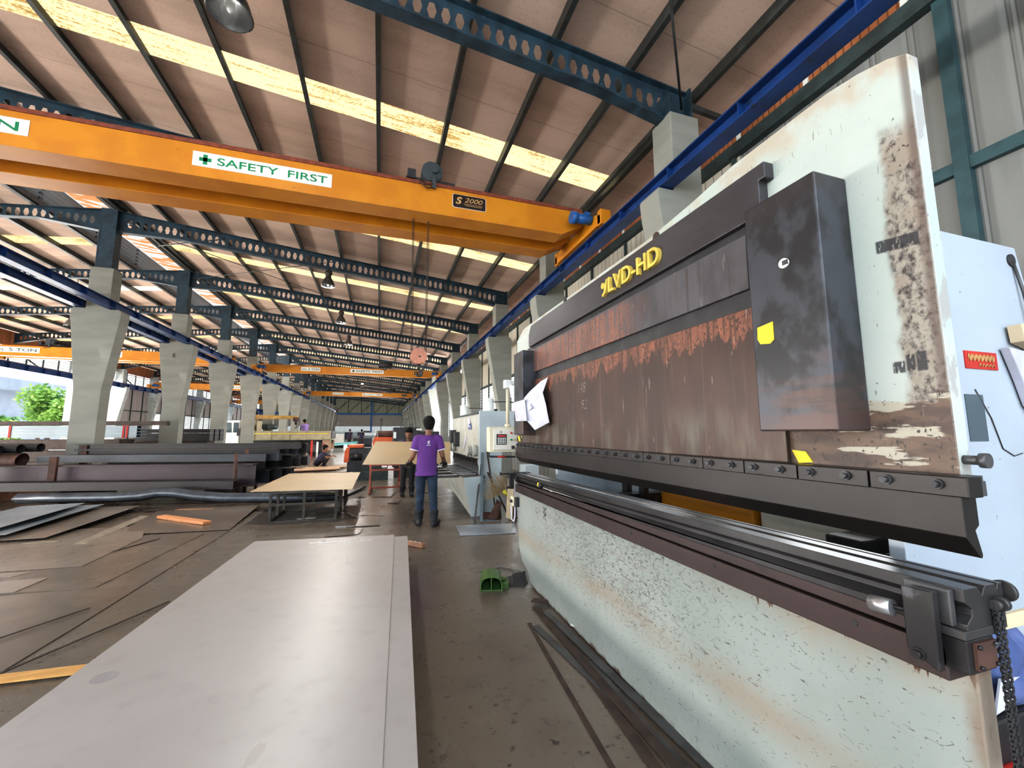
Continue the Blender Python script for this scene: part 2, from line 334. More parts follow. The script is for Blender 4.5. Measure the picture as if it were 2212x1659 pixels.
def mk_ram():
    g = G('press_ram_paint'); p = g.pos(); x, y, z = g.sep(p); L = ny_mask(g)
    n2 = g.noise(p, 5, 5); n3 = g.noise(p, 28, 5)
    c = g.mix(g.step(g.noise(p, 2.5, 4), .35, .7), (0.3608, 0.41, 0.3772), (0.41, 0.4428, 0.4141))
    tan = g.step(g.math('ADD', z, g.math('MULTIPLY', n2, .22)), 2.62, 2.74); tan = g.math('MULTIPLY', tan, g.step(g.noise(g.map(p, (1, 1, 1), (0, 0, 0), (3, 0, 0)), 7, 5), .42, .60)); c = g.mix(g.math('MULTIPLY', tan, .65), c, (0.357, 0.289, 0.2125))
    ss = g.noise(g.map(p, (1, 2.4, .5), (.05, 0, 0)), 16, 3); c = g.mix(g.math('MULTIPLY', g.step(ss, .69, .72), .8), c, (.15, .115, .09))
    # worn strip beside the near edge
    e = g.math('ADD', y, g.math('MULTIPLY', g.math('SUBTRACT', n2, .5), .10))
    strip = g.math('MULTIPLY', g.step(e, .775, .755), g.step(g.math('ADD', z, g.math('MULTIPLY', n2, .15)), 2.52, 2.44))
    n4 = g.noise(g.map(p, (1, 1.4, 1)), 46, 6, .65)
    wc = g.mix(g.step(n4, .42, .6), (0.2805, 0.255, 0.2125), (0.119, 0.102, 0.08925)); wc = g.mix(g.step(g.noise(p, 9, 6, .7), .5, .56), wc, (.25, .215, .175)); wc = g.mix(g.step(n4, .60, .63), wc, (.05, .042, .038))
    c = g.mix(g.math('MULTIPLY', strip, L), c, wc)
    eb = g.step(y, .705, .685); c = g.mix(g.math('MULTIPLY', g.math('MULTIPLY', eb, L), .7), c, (.09, .06, .05))
    low = g.step(g.math('ADD', z, g.math('MULTIPLY', g.math('SUBTRACT', g.noise(g.map(p, (1, .8, 2.5)), 6, 5), .5), .22)), 1.60, 1.585)
    lc = g.mix(g.step(g.noise(g.map(p, (1, 1, 3)), 7, 5), .4, .65), (.135, .09, .065), (.07, .048, .04))
    lc = g.mix(g.step(g.noise(g.map(p, (1, 1.1, 6)), 4, 4), .56, .60), lc, (.36, .335, .27))
    lc = g.mix(g.step(n4, .58, .62), lc, (.045, .034, .03)); c = g.mix(g.math('MULTIPLY', low, L), c, lc)
    vs = g.noise(g.map(p, (1, 9, 1.2)), 11, 3); vr = g.math('MULTIPLY', g.step(vs, .66, .68), g.step(g.noise(p, 4.5, 3), .5, .6)); c = g.mix(g.math('MULTIPLY', vr, .7), c, (.13, .105, .085))
    c = g.mix(g.math('MULTIPLY', g.step(g.noise(p, 60, 3), .70, .72), .8), c, (.08, .065, .055))
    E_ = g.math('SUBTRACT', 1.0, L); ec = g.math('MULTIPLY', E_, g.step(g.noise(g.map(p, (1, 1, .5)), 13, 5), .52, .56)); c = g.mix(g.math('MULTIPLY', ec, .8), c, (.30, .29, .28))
    # painted black dashes
    def dash(y0, y1, z0, z1, slope):
        zz = g.math('SUBTRACT', z, g.math('MULTIPLY', g.math('SUBTRACT', y, y0), slope))
        return g.math('MULTIPLY', g.math('MULTIPLY', g.step(y, y0 - .006, y0), g.step(y, y1 + .006, y1)), g.math('MULTIPLY', g.step(zz, z0 - .006, z0), g.step(zz, z1 + .006, z1)))
    d = None
    for a in ((.70, .80, 2.035, 2.068, .12), (.715, .733, 1.672, 1.722, 0), (.741, .757, 1.676, 1.716, 0), (.766, .79, 1.672, 1.70, 0)):
        d = dash(*a) if d is None else g.math('MAXIMUM', d, dash(*a))
    d = g.math('MULTIPLY', g.math('MULTIPLY', d, L), g.step(g.noise(g.map(p, (1, 4, 1)), 30, 3), .62, .55))
    c = g.mix(g.math('MULTIPLY', d, .92), c, (.02, .02, .025))
    return g.done(c, .5, 0, .35)
m_ram = mk_ram()
def mk_panel(name, ztop, zdrop, y0, y1, base1, base2):
    # dark plate with the salmon primer showing through
    g = G(name); p = g.pos(); x, y, z = g.sep(p)
    n2 = g.noise(g.map(p, (1, 1, .6)), 5, 5); n3 = g.noise(g.map(p, (1, 1, .7)), 75, 5, .65); drip = g.noise(g.map(p, (1, 7, .35)), 2.0, 4)
    c = g.mix(g.step(n2, .38, .62), base1, base2)
    st = g.noise(g.map(p, (1, 22, .6)), 1.6, 3); c = g.mix(g.math('MULTIPLY', g.step(st, .55, .75), .3), c, (.13, .10, .085)); c = g.mix(g.math('MULTIPLY', g.step(st, .46, .30), .55), c, (.04, .025, .02))
    gr = g.math('MULTIPLY', g.step(z, 1.66, 1.46), g.step(g.noise(g.map(p, (1, 4, 1)), 1.5, 4), .48, .66)); c = g.mix(g.math('MULTIPLY', gr, .45), c, (.15, .145, .11))
    lowz = g.math('ADD', z, g.math('MULTIPLY', g.math('SUBTRACT', drip, .5), .42))
    sal = g.math('MULTIPLY', g.step(lowz, zdrop, zdrop + .012), g.math('MULTIPLY', g.step(g.math('ADD', y, g.math('MULTIPLY', g.math('SUBTRACT', n2, .5), .5)), y0, y0 + .35), g.step(y, y1 + .12, y1)))
    sal = g.math('MULTIPLY', sal, g.step(g.math('ADD', z, g.math('MULTIPLY', n3, .10)), ztop + .06, ztop + .03))
    sal = g.math('MULTIPLY', sal, g.step(n3, .62, .50)); sal = g.math('MULTIPLY', sal, g.math('MULTIPLY_ADD', g.step(g.noise(g.map(p, (1, 16, .8)), 3, 4), .62, .45), .75, .25))
    sc = g.mix(g.step(n2, .4, .65), (.25, .095, .055), (.19, .078, .05))
    c = g.mix(g.math('MULTIPLY', sal, .9), c, sc)
    top = g.step(z, ztop - .01, ztop + .03); c = g.mix(g.math('MULTIPLY', top, .75), c, (.085, .092, .11))
    ht = g.noise(g.map(p, (1, 14, 1.5), (.3, 0, 0)), 3, 2); c = g.mix(g.math('MULTIPLY', g.step(ht, .70, .715), .3), c, (.4, .35, .3))
    return g.done(c, .42, .25, .4)
m_pan2 = mk_panel('ram_panel_upper', 2.30, 1.95, 1.9, 3.62, (0.085, 0.082, 0.09), (0.06, 0.055, 0.06))
m_pan1 = mk_panel('ram_panel_lower', 2.02, 1.905, 1.0, 3.75, (.042, .024, .018), (.056, .030, .021))
def mk_box():
    g = G('cylinder_cover_steel'); p = g.pos(); x, y, z = g.sep(p); n1 = g.noise(g.map(p, (1, 1, .7)), 7, 5); n2 = g.noise(g.map(p, (1, .6, 4)), 5, 4)
    c = g.mix(g.step(n1, .44, .58), (0.0512, 0.0536, 0.064), (0.024, 0.024, 0.0256))
    br = g.math('MULTIPLY', g.step(g.math('ADD', z, g.math('MULTIPLY', g.math('SUBTRACT', n1, .5), .5)), 1.80, 1.60), g.step(n2, .35, .6)); c = g.mix(g.math('MULTIPLY', br, .8), c, (.085, .052, .044))
    tp = g.step(g.math('ADD', z, g.math('MULTIPLY', n1, .3)), 2.36, 2.48); c = g.mix(g.math('MULTIPLY', tp, .7), c, (.04, .034, .034))
    return g.done(c, .4, .35, .4)
m_box = mk_box()
m_band = M('band_steel', (0.068, 0.0656, 0.072), (0.048, 0.044, 0.048), 2.5, .38, .35, st=(1, .5, 1), c3=(0.088, 0.096, 0.108), sc3=6, lo3=.6, hi3=.8)
m_table = M('bed_table_steel', (0.04563, 0.03042, 0.02925), (0.03218, 0.0234, 0.0234), 3, .42, .3, c3=(0.01755, 0.0158, 0.01755), sc3=5, lo3=.6, hi3=.72)
m_punch = M('punch_steel', (0.02691, 0.023, 0.0217), (0.01823, 0.01606, 0.01562), 3, .36, .45, st=(1, .6, 1), c3=(0.00868, 0.007812, 0.007812), sc3=11, lo3=.68, hi3=.75)
m_die = M('die_steel', (0.064, 0.06272, 0.064), (0.0448, 0.04352, 0.0448), 4, .3, .6)
m_frame = M('side_frame_white', (0.37, 0.4218, 0.4736), (0.3478, 0.3922, 0.444), 2, .4, c3=(0.222, 0.222, 0.222), sc3=26, lo3=.70, hi3=.73)
m_shearw = M('shear_white', (0.4, 0.408, 0.368), (0.336, 0.336, 0.296), 3, .5, c3=(0.16, 0.12, 0.088), sc3=7, lo3=.66, hi3=.75)
m_shearb = M('shear_pale', (0.384, 0.44, 0.456), (0.344, 0.4, 0.416), 3, .45, c3=(0.16, 0.144, 0.12), sc3=30, lo3=.70, hi3=.73)
def mk_sheet(name, c1, c2, smud, rough=.4):
    g = G(name); p = g.obj(); n1 = g.noise(p, .9, 4); n2 = g.noise(p, 7, 5)
    c = g.mix(g.step(n1, .35, .65), c1, c2); c = g.mix(g.math('MULTIPLY', g.step(n2, .5, .75), .25), c, smud)
    ln = g.noise(g.map(p, (1, .25, 1), (0, 0, .4)), 5, 3, .6, .8); c = g.mix(g.math('MULTIPLY', g.step(ln, .69, .71), .35), c, smud)
    return g.done(c, rough, 0, .4)
m_sheetw = mk_sheet('pickled_sheet', (0.3581, 0.3348, 0.3208), (0.3255, 0.3023, 0.2883), (0.2325, 0.2093, 0.1953), .36)
m_tan = mk_sheet('tan_sheet', (0.3952, 0.2964, 0.1748), (0.3648, 0.2736, 0.1596), (0.3192, 0.2356, 0.1368), .5)
m_plate = mk_sheet('floor_plate', (.15, .12, .095), (.11, .088, .07), (.06, .046, .036), .27)
m_plate2 = mk_sheet('floor_plate_pale', (.21, .175, .145), (.165, .135, .11), (.09, .07, .055), .25)
m_plateb2 = mk_sheet('floor_plate_blue', (.30, .335, .37), (.24, .27, .30), (.14, .14, .15), .25)
def mk_haz():
    g = G('hazard_stripe'); p = g.obj(); x, y, z = g.sep(p)
    fr = g.math('FRACT', g.math('MULTIPLY', g.math('ADD', y, g.math('MULTIPLY', z, -.8)), 9.0))
    return g.done(g.mix(g.step(fr, .49, .51), (.75, .55, .03), (.02, .018, .015)), .55)
m_haz = mk_haz()
# ------------------------------------------------------------------ building
XR, XL, XW, XLW = 3.57, -6.88, 5.15, -17.9     # rails and walls
ROWS = [4.45 + 4.5 * k for k in range(-1, 16)]; RY = lambda k: 4.45 + 4.5 * k
YF, YE = -3.0, 72.0
ORD = ['first', 'second', 'third', 'fourth', 'fifth', 'sixth', 'seventh', 'eighth', 'ninth', 'tenth', 'eleventh', 'twelfth', 'thirteenth', 'fourteenth', 'fifteenth', 'sixteenth', 'seventeenth']
zr = lambda x: 7.57 - .102 * (x + 7.24)         # right rafter top
zl = lambda x: 7.57 + .102 * (x + 7.24)         # left rafter top
b = MB(); b.box(-26, 8.5, -9, 95, -.2, 0); struct(b.build('floor', m_floor))

def slope_sheet(mb, x0, x1, zf, y0, y1, dz=.165, th=.03):
    v = []
    for z_ in (0, th):
        for x in (x0, x1):
            for y in (y0, y1): v.append((x, y, zf(x) + dz + z_))
    mb.add(v, [(0, 1, 3, 2), (4, 6, 7, 5), (0, 4, 5, 1), (2, 3, 7, 6), (0, 2, 6, 4), (1, 5, 7, 3)])
SK = [(6.62 + 4.5 * k, 7.18 + 4.5 * k) for k in range(-2, 15)]
b = MB(); prev = YF
for s0, s1 in SK:
    slope_sheet(b, -6.85, 4.32, zr, prev, s0); prev = s1
slope_sheet(b, -6.85, 4.32, zr, prev, YE); slope_sheet(b, 4.32, 5.5, zr, YF, YE)
prev = YF
for s0, s1 in SK:
    slope_sheet(b, XLW - .6, -8.9, zl, prev, s0); prev = s1
slope_sheet(b, XLW - .6, -8.9, zl, prev, YE)
# raised ridge over the middle columns
b.prism([(-7.72, 8.185), (-6.55, 8.06), (-6.55, 8.09), (-7.72, 8.215)], 'y', YF, YE)
struct(b.build('ceiling', m_roof))
nw = 0
def window(name, mb, mat):
    o = struct(mb.build(name, mat)); return o
w0 = None
for i, (s0, s1) in enumerate(SK):
    nw += 1; mb = MB(); slope_sheet(mb, -6.85, 4.32, zr, s0, s1, .17, .006); window('window_%d' % nw, mb, m_skyl)
for i, (s0, s1) in enumerate(SK):
    if i < 2 or i > 11: 
        pass
    nw += 1; mb = MB(); slope_sheet(mb, XLW - .6, -8.9, zl, s0, s1, .17, .006); window('window_%d' % nw, mb, m_skyl2 if i % 3 == 2 else m_skyl)
for k in range(-2, 15):
    nw += 1; mb = MB(); y0 = RY(k)
    for j in range(2):
        a = y0 + 2.25 * j + .1
        mb.prism([(-8.74, 8.30), (-7.74, 8.19), (-7.74, 8.205), (-8.74, 8.315)], 'y', a, a + 2.12)
    window('window_%d' % nw, mb, m_ridge)
# ridge louvres and posts
b = MB()
for k in range(5):
    z = 7.62 + k * .13
    b.prism([(-8.80, z), (-8.70, z + .10), (-8.70, z + .115), (-8.80, z + .015)], 'y', YF, YE)
struct(b.build('trim_1', M('louvre_grey', (.26, .27, .275), (.20, .21, .215), 2, .6, st=(1, .1, 1))))
b = MB()
for k in range(-2, 15):
    for j, w in ((0, .1), (1, .04)):
        b.box(-8.84, -8.72, RY(k) + 2.25 * j - w / 2, RY(k) + 2.25 * j + w / 2, 7.42, 8.28)
struct(b.build('trim_2', m_steelblue))
# purlins
np_ = 2
PX = [4.32 - 1.13 * i for i in range(11)]
for i, x in enumerate(PX):
    np_ += 1; b = MB(); z = zr(x); b.prism([(x - .035, z), (x + .035, z), (x + .035, z + .02), (x - .015, z + .02), (x - .015, z + .165), (x - .035, z + .165)], 'y', YF, YE)
    struct(b.build('trim_%d' % np_, m_purlin))
for i in range(9):
    x = -8.78 - 1.08 * i; np_ += 1; b = MB(); z = zl(x)
    b.prism([(x - .05, z), (x + .05, z), (x + .05, z + .02), (x + .02, z + .165), (x - .05, z + .165)], 'y', YF, YE); struct(b.build('trim_%d' % np_, m_purlin))
np_ += 1; b = MB(); b.box(-7.76, -7.66, YF, YE, 8.04, 8.18); b.box(-6.95, -6.82, YF, YE, 7.6, 7.72); b.box(-8.88, -8.7, YF, YE, 7.46, 7.6); struct(b.build('trim_%d' % np_, m_purlin))

# --- right wall
b = MB(); 
b.box(XW, XW + .05, YF, RY(0), 0, 5.8)
b.box(XW, XW + .05, RY(0), RY(1), 0, 1.2)
for k in range(1, 15):
    if k == 5: continue
    b.box(XW, XW + .05, RY(k), RY(k + 1), 0, 1.2)
struct(b.build('wall_right', m_wall))
b = MB()
for k in range(0, 15):
    if k == 5: continue
    b.box(XW - .02, XW + .03, RY(k) + (.0), RY(k + 1), 3.80, 5.8)
struct(b.build('wall_right_upper', m_wallb))
b = MB()
b.box(XW - .01, XW + .04, YF, YE, 5.88, 6.6)
struct(b.build('wall_right_eave', m_brick))
b = MB(); 
for k in range(-2, 60): b.box(XW - .035, XW + .0, RY(0) + k * 1.05 - .03, RY(0) + k * 1.05 + .03, 5.9, 6.4)
struct(b.build('trim_%d' % (np_ + 1), m_sign))
b = MB(); b.box(XW - .12, XW + .02, YF, YE, 5.71, 5.90); struct(b.build('trim_%d' % (np_ + 2), m_dgreen))
b = MB(); b.box(XW - .08, XW, 2.02, 2.13, 0, 5.75); b.box(XW - .07, XW, YF, RY(0), 3.90, 4.02); b.box(XW - .08, XW, -.6, -.49, 0, 5.75)
struct(b.build('trim_%d' % (np_ + 3), m_teal))
b = MB()
for k in range(0, 15):
    if k == 5: continue
    for f in (0.02, .36, .68):
        y = RY(k) + 4.5 * f; b.box(XW - .07, XW - .02, y - .03, y + .03, 1.2, 5.75)
    b.box(XW - .10, XW - .02, RY(k), RY(k + 1), 3.74, 3.83)
struct(b.build('trim_%d' % (np_ + 4), m_dgreen))
b = MB()
for k in range(0, 15):
    if k == 5: continue
    for j in range(17):
        z = 1.24 + j * .155
        b.prism([(XW - .02, z), (XW + .07, z + .12), (XW + .07, z + .135), (XW - .02, z + .015)], 'y', RY(k) + .02, RY(k + 1) - .02)
struct(b.build('trim_%d' % (np_ + 5), m_white))
np_ += 5
# --- left wall: open bays near us, panels and louvres farther along
OPEN = set(range(-2, 7))
b = MB(); lo = MB(); gi = MB(); hi = MB()
for k in range(-2, 15):
    y0, y1 = RY(k), RY(k + 1)
    if k not in OPEN and k not in (11,):
        zb = 1.2 if k == 7 else 3.15
        b.box(XLW - .05, XLW, y0, y1, zb, 4.8)
        b.box(XLW - .05, XLW, y0, y1, 0, 1.2)
        if k != 7:
            for j in range(13):
                z = 1.22 + j * .15; lo.prism([(XLW, z), (XLW - .07, z + .11), (XLW - .07, z + .125), (XLW, z + .015)], 'y', y0 + .02, y1 - .02)
        for f in (.12, .45, .78): gi.box(XLW, XLW + .06, y0 + 4.5 * f - .03, y0 + 4.5 * f + .03, 0, 4.8)
        gi.box(XLW, XLW + .05, y0, y1, 3.1, 3.18)
    for j in range(7):
        z = 4.98 + j * .125; hi.prism([(XLW, z), (XLW - .07, z + .075), (XLW - .07, z + .09), (XLW, z + .015)], 'y', y0 + .02, y1 - .02)
    for f in (.0, .25, .5, .75): gi.box(XLW, XLW + .05, y0 + 4.5 * f - .025, y0 + 4.5 * f + .025, 4.95, 5.9)
    gi.bar((XLW + .05, y0 + .2, 5.75), (XLW + .05, y0 + 2.2, 4.95), .05, .05)
struct(b.build('wall_left', m_walll))
for mb, mt in ((lo, m_white), (gi, m_dgreen), (hi, m_white)):
    np_ += 1; struct(mb.build('trim_%d' % np_, mt))
b = MB(); b.box(XLW - .03, XLW, YF, YE, 5.86, 6.62); struct(b.build('wall_left_eave', m_brick))
# --- end wall
b = MB(); b.box(XLW, XW, YE, YE + .1, 4.62, 8.4); struct(b.build('wall_back', m_endw))
b = MB()
for x in range(-17, 5, 2):
    b.bar((x, YE - .05, 4.7), (x + 1.9, YE - .05, 6.6), .07, .07); b.box(x - .04, x + .04, YE - .08, YE, 4.62, 6.9)
np_ += 1; struct(b.build('trim_%d' % np_, m_steelblue))
b = MB(); b.box(XLW, XW, YE - .1, YE + .05, 4.36, 4.64); np_ += 1; struct(b.build('trim_%d' % np_, m_hblue))
b = MB(); b.box(XLW, XW, YE, YE + .05, 2.46, 4.36); struct(b.build('wall_back_shutter', m_shut))
b = MB(); b.box(-1.5, -1.25, YE - .15, YE, 0, 6.6); np_ += 1; struct(b.build('trim_%d' % np_, m_hblue))
b = MB(); b.box(XLW, XW, YE + 3, YE + 3.1, 0, 2.6); struct(b.build('wall_back_office', m_white))
b = MB(); b.box(-3.6, -2.0, YE + 2.9, YE + 3, .3, 1.5); struct(b.build('window_%d' % (nw + 1), m_glass)); 
b = MB(); b.box(-2.7, -1.6, YE + 2.9, YE + 3, .2, 1.75); struct(b.build('door_1', m_glass)); b = MB(); b.box(-5.6, -4.4, YE + 2.9, YE + 3, .3, 1.5); struct(b.build('window_%d' % (nw + 2), m_glass))

# --- concrete columns
def lab(k, what): return '%s %s from the camera' % (ORD[k], what)
YT = .2
lc = thing('concrete_column', '', 'column', (-7.2, RY(1), 0))
pr = [(-7.47, 0), (-6.92, 0), (-6.91, 2.0), (-6.90, 2.6), (-6.66, 4.55), (-6.66, 4.70), (-6.72, 4.75), (-6.93, 4.75), (-6.92, 5.88), (-7.42, 5.88), (-7.42, 4.75), (-7.66, 4.75), (-7.72, 4.70), (-7.71, 4.5), (-7.47, 2.6), (-7.47, 2.0)]
b = MB(); b.prism(pr, 'y', RY(1) - YT, RY(1) + YT); b.build('shaft', m_conc, lc, .012)
b = MB(); b.box(-7.36, -7.02, RY(1) - .012, RY(1) + .012, 5.88, 7.0); b.box(-7.37, -7.34, RY(1) - .14, RY(1) + .14, 5.88, 7.57); b.box(-7.04, -7.01, RY(1) - .14, RY(1) + .14, 5.88, 7.57); b.box(-7.38, -7.0, RY(1) - .15, RY(1) + .15, 7.0, 7.03); b.box(-7.34, -7.04, RY(1) - .135, RY(1) - .11, 5.88, 7.57)
b.build('steel_post', m_steelblue, lc)
b = MB(); b.box(-7.72, -7.46, RY(1) - .12, RY(1) + .12, 4.74, 4.765); b.box(-7.02, -6.72, RY(1) - .12, RY(1) + .12, 4.74, 4.765); b.build('bearing_plate', m_black, lc)
rc = thing('concrete_column', '', 'column', (4.0, RY(0), 0))
pr = [(3.87, 0), (4.27, 0), (4.27, 4.7), (4.17, 4.8), (4.17, 5.93), (3.69, 5.93), (3.69, 4.75), (3.44, 4.75), (3.42, 4.70), (3.44, 4.45), (3.86, 2.1)]
b = MB(); b.prism(pr, 'y', RY(0) - YT, RY(0) + YT); b.build('shaft', m_conc, rc, .012)
b = MB(); b.box(3.75, 4.13, RY(0) - .012, RY(0) + .012, 5.93, 6.45); b.box(4.11, 4.14, RY(0) - .13, RY(0) + .13, 5.93, 6.45); b.box(3.72, 3.75, RY(0) - .13, RY(0) + .13, 5.93, 6.3); b.build('steel_post', m_steelblue, rc)
GM, GR = 'middle row of concrete columns', 'concrete columns along the right wall'
lc['group'] = GM; rc['group'] = GR
for k in range(2, 16):
    o = lc if k == 2 else None
    w = 'grey double-corbel concrete column left of the aisle, %s from the camera' % ORD[k - 2]
    if k == 2:
        d = (0, RY(2) - RY(1), 0); lc.location.y += d[1]; WORLD[lc.name] = WORLD[lc.name] + Vector(d); lc['label'] = w
        for ch in lc.children: WORLD[ch.name] = WORLD[ch.name] + Vector(d)
    else:
        q = dup(lc, (0, RY(k) - RY(2), 0), w)
        if k == 3: COL2 = q
for k in range(0, 16):
    w = 'grey concrete column with one corbel against the right wall, %s from the camera' % ORD[k]
    if k == 0: rc['label'] = w
    else: dup(rc, (0, RY(k) - RY(0), 0), w)
lw = thing('concrete_column', 'pale concrete column with a corbel on the far left wall, first from the camera', 'column', (-17.7, RY(6), 0), 'concrete columns along the left wall')
b = MB(); b.prism([(-17.95, 0), (-17.6, 0), (-17.6, 2.2), (-17.2, 4.5), (-17.2, 4.74), (-17.45, 4.74), (-17.45, 6.0), (-17.9, 6.0)], 'y', RY(6) - .2, RY(6) + .2); b.build('shaft', m_concl, lw)
for i, k in enumerate((7, 8, 9, 10, 11, 12)):
    dup(lw, (0, RY(k) - RY(6), 0), 'pale concrete column with a corbel on the far left wall, %s from the camera' % ORD[i + 1])

# --- castellated rafters (web with hexagonal holes)
def rafter(name, label, xa, za, xb, zb, d0, dm, d1, y, group):
    # xa>xb: from the outer end towards the middle; d0 depth at xa, d1 at xb
    t = thing(name, label, 'rafter', (xa, y, za - d0), group)
    L = abs(xb - xa); n = int(L / .17); web = MB()
    def top(u): return za + (zb - za) * u
    def dep(u):
        e = .13
        if u < e: return d0 + (dm - d0) * u / e
        if u > 1 - e: return d1 + (dm - d1) * (1 - u) / e
        return dm
    X = lambda u: xa + (xb - xa) * u
    for i in range(n):
        u0, u1 = i / n, (i + 1) / n; um = (u0 + u1) / 2
        tz0, tz1, bz0, bz1 = top(u0), top(u1), top(u0) - dep(u0), top(u1) - dep(u1); c0 = (tz0 + bz0) / 2; c1 = (tz1 + bz1) / 2; cm = (c0 + c1) / 2
        if i in (0, n - 1):
            web.add([(X(u0), y, bz0), (X(u1), y, bz1), (X(u1), y, tz1), (X(u0), y, tz0)], [(0, 1, 2, 3)]); continue
        h = .105; hw = .5 * .115 / .17 / n; ht = .5 * .055 / .17 / n
        P = [(X(u0), y, c0), (X(um - hw), y, cm), (X(um - ht), y, cm + h), (X(um + ht), y, cm + h), (X(um + hw), y, cm), (X(u1), y, c1), (X(u1), y, tz1), (X(u0), y, tz0)]
        Q = [(X(u0), y, c0), (X(um - hw), y, cm), (X(um - ht), y, cm - h), (X(um + ht), y, cm - h), (X(um + hw), y, cm), (X(u1), y, c1), (X(u1), y, bz1), (X(u0), y, bz0)]
        web.add(P, [tuple(range(8))]); web.add(Q, [tuple(range(8))])
    web.build('web', m_steelblue, t)
    fl = MB(); fl.bar((xa, y, za), (xb, y, zb), .16, .018); fl.build('top_flange', m_steelblue, t)
    fb = MB(); us = (0, .13, .87, 1)
    for i in range(3):
        fb.bar((X(us[i]), y, top(us[i]) - dep(us[i])), (X(us[i + 1]), y, top(us[i + 1]) - dep(us[i + 1])), .16, .018)
    fb.build('bottom_flange', m_steelblue, t); return t
rr = rafter('roof_rafter', 'blue castellated steel rafter over the right bay, first from the camera', 4.12, zr(4.12), -7.04, zr(-7.04), .58, .44, .58, RY(0), 'castellated rafters of the right bay')
for k in range(1, 16): dup(rr, (0, RY(k) - RY(0), 0), 'blue castellated steel rafter over the right bay, %s from the camera' % ORD[k])
rl = rafter('roof_rafter', 'blue castellated steel rafter over the left bay, first from the camera', -17.75, zl(-17.75), -7.36, zl(-7.36), .5, .30, .60, RY(2), 'castellated rafters of the left bay')
for k in range(3, 15): dup(rl, (0, RY(k) - RY(2), 0), 'blue castellated steel rafter over the left bay, %s from the camera' % ORD[k - 2])

# --- crane runway beams with rails
def runway(x, label, y0=YF, y1=YE, zb=4.765):
    t = thing('crane_runway_beam', label, 'crane beam', (x, y0, 4.76))
    b = MB(); b.box(x - .1, x + .1, y0, y1, zb, zb + .018); b.box(x - .1, x + .1, y0, y1, 4.945, 4.963); b.box(x - .007, x + .007, y0, y1, zb + .018, 4.945)
    y = y0 + .4
    while y < min(y1, 45):
        b.box(x - .095, x + .095, y - .006, y + .006, zb + .018, 4.945); y += 1.12
    b.build('beam', m_beam, t)
    b = MB(); b.box(x - .025, x + .025, y0, y1, 4.963, 5.0); b.build('rail', m_rail, t)
runway(XR, 'dark blue crane runway beam on the right wall columns')
runway(XL, 'dark blue crane runway beam on the aisle side of the middle columns', 5)
runway(-7.58, 'dark blue crane runway beam on the far side of the middle columns', 5)
runway(-17.4, 'dark blue crane runway beam along the far left wall', 18, YE, 4.66)
# tie rods and struts
tr = MB(); tr.tube([(2.65, 3.0, 6.5), (3.98, RY(0) - .1, 6.1)], .016, 6); tag(tr.build('tie_rod', m_purlin), 'thin dark tie rod running up from the near right column head', 'tie rod')
es = MB(); es.box(4.05, 4.13, RY(0), RY(1), 6.32, 6.40); es.bar((4.13, RY(0), 6.3), (5.1, RY(0), 6.22), .06, .08)
np_ += 1; struct(es.build('trim_%d' % np_, m_purlin))
br = MB()
for (p, q) in (((-7.0, RY(2) + .1, 7.3), (-1.5, RY(3), 6.9)), ((-7.0, RY(3), 7.3), (-1.5, RY(2) + .1, 6.9)), ((-1.5, RY(3), 6.85), (4, RY(4), 6.3)), ((-1.5, RY(4), 6.85), (4, RY(3), 6.3)), ((-7.0, RY(4), 7.3), (-1.5, RY(3), 6.9))):
    br.tube([p, q], .012, 5)
np_ += 1; struct(br.build('trim_%d' % np_, m_purlin))
sg = MB(); 
for k in range(2, 6): sg.tube([(-4.2, RY(k), zr(-4.2) - .02), (-7.0, RY(k) + 2.0, 7.5)], .02, 5)
np_ += 1; struct(sg.build('trim_%d' % np_, m_purlin))
# ------------------------------------------------------------------ lettering
DEPS = None
def text(name, s, mat, parent, o, u, v, w, h, ext=.004, bold=0., shear=0., keep=False, label=None):
    # text fitted to the w x h rectangle with corner o, along unit vectors u (right) and v (up)
    cu = bpy.data.curves.new(name, 'FONT'); cu.body = s; cu.size = 1; cu.extrude = .5; cu.offset = bold; cu.shear = shear; cu.resolution_u = 5
    ob = bpy.data.objects.new(name, cu); C.objects.link(ob)
    bpy.context.view_layer.update(); dg = bpy.context.evaluated_depsgraph_get()
    me = bpy.data.meshes.new_from_object(ob.evaluated_get(dg)); bpy.data.objects.remove(ob); bpy.data.curves.remove(cu)
    xs = [q.co.x for q in me.vertices]; ys = [q.co.y for q in me.vertices]
    x0, x1, y0, y1 = min(xs), max(xs), min(ys), max(ys)
    sx = w / (x1 - x0); sy = h / (y1 - y0)
    if keep: sx = sy = min(sx, sy)
    u = Vector(u).normalized(); v = Vector(v).normalized(); nn = u.cross(v); o = Vector(o)
    mb = MB()
    mb.add([o + u * ((q.co.x - x0) * sx) + v * ((q.co.y - y0) * sy) + nn * ((q.co.z + .5) * ext) for q in me.vertices], [tuple(p.vertices) for p in me.polygons])
    bpy.data.meshes.remove(me)
    return mb.build(name, mat, parent, 0, label)
def plate(name, mat, parent, o, u, v, w, h, d=.006):
    u = Vector(u).normalized(); v = Vector(v).normalized(); nn = u.cross(v); o = Vector(o); mb = MB()
    P = [o, o + u * w, o + u * w + v * h, o + v * h]
    mb.add(P + [p + nn * d for p in P], [(0, 3, 2, 1), (4, 5, 6, 7), (0, 1, 5, 4), (1, 2, 6, 5), (2, 3, 7, 6), (3, 0, 4, 7)])
    return mb.build(name, mat, parent)
UX, UZ = (1, 0, 0), (0, 0, 1)
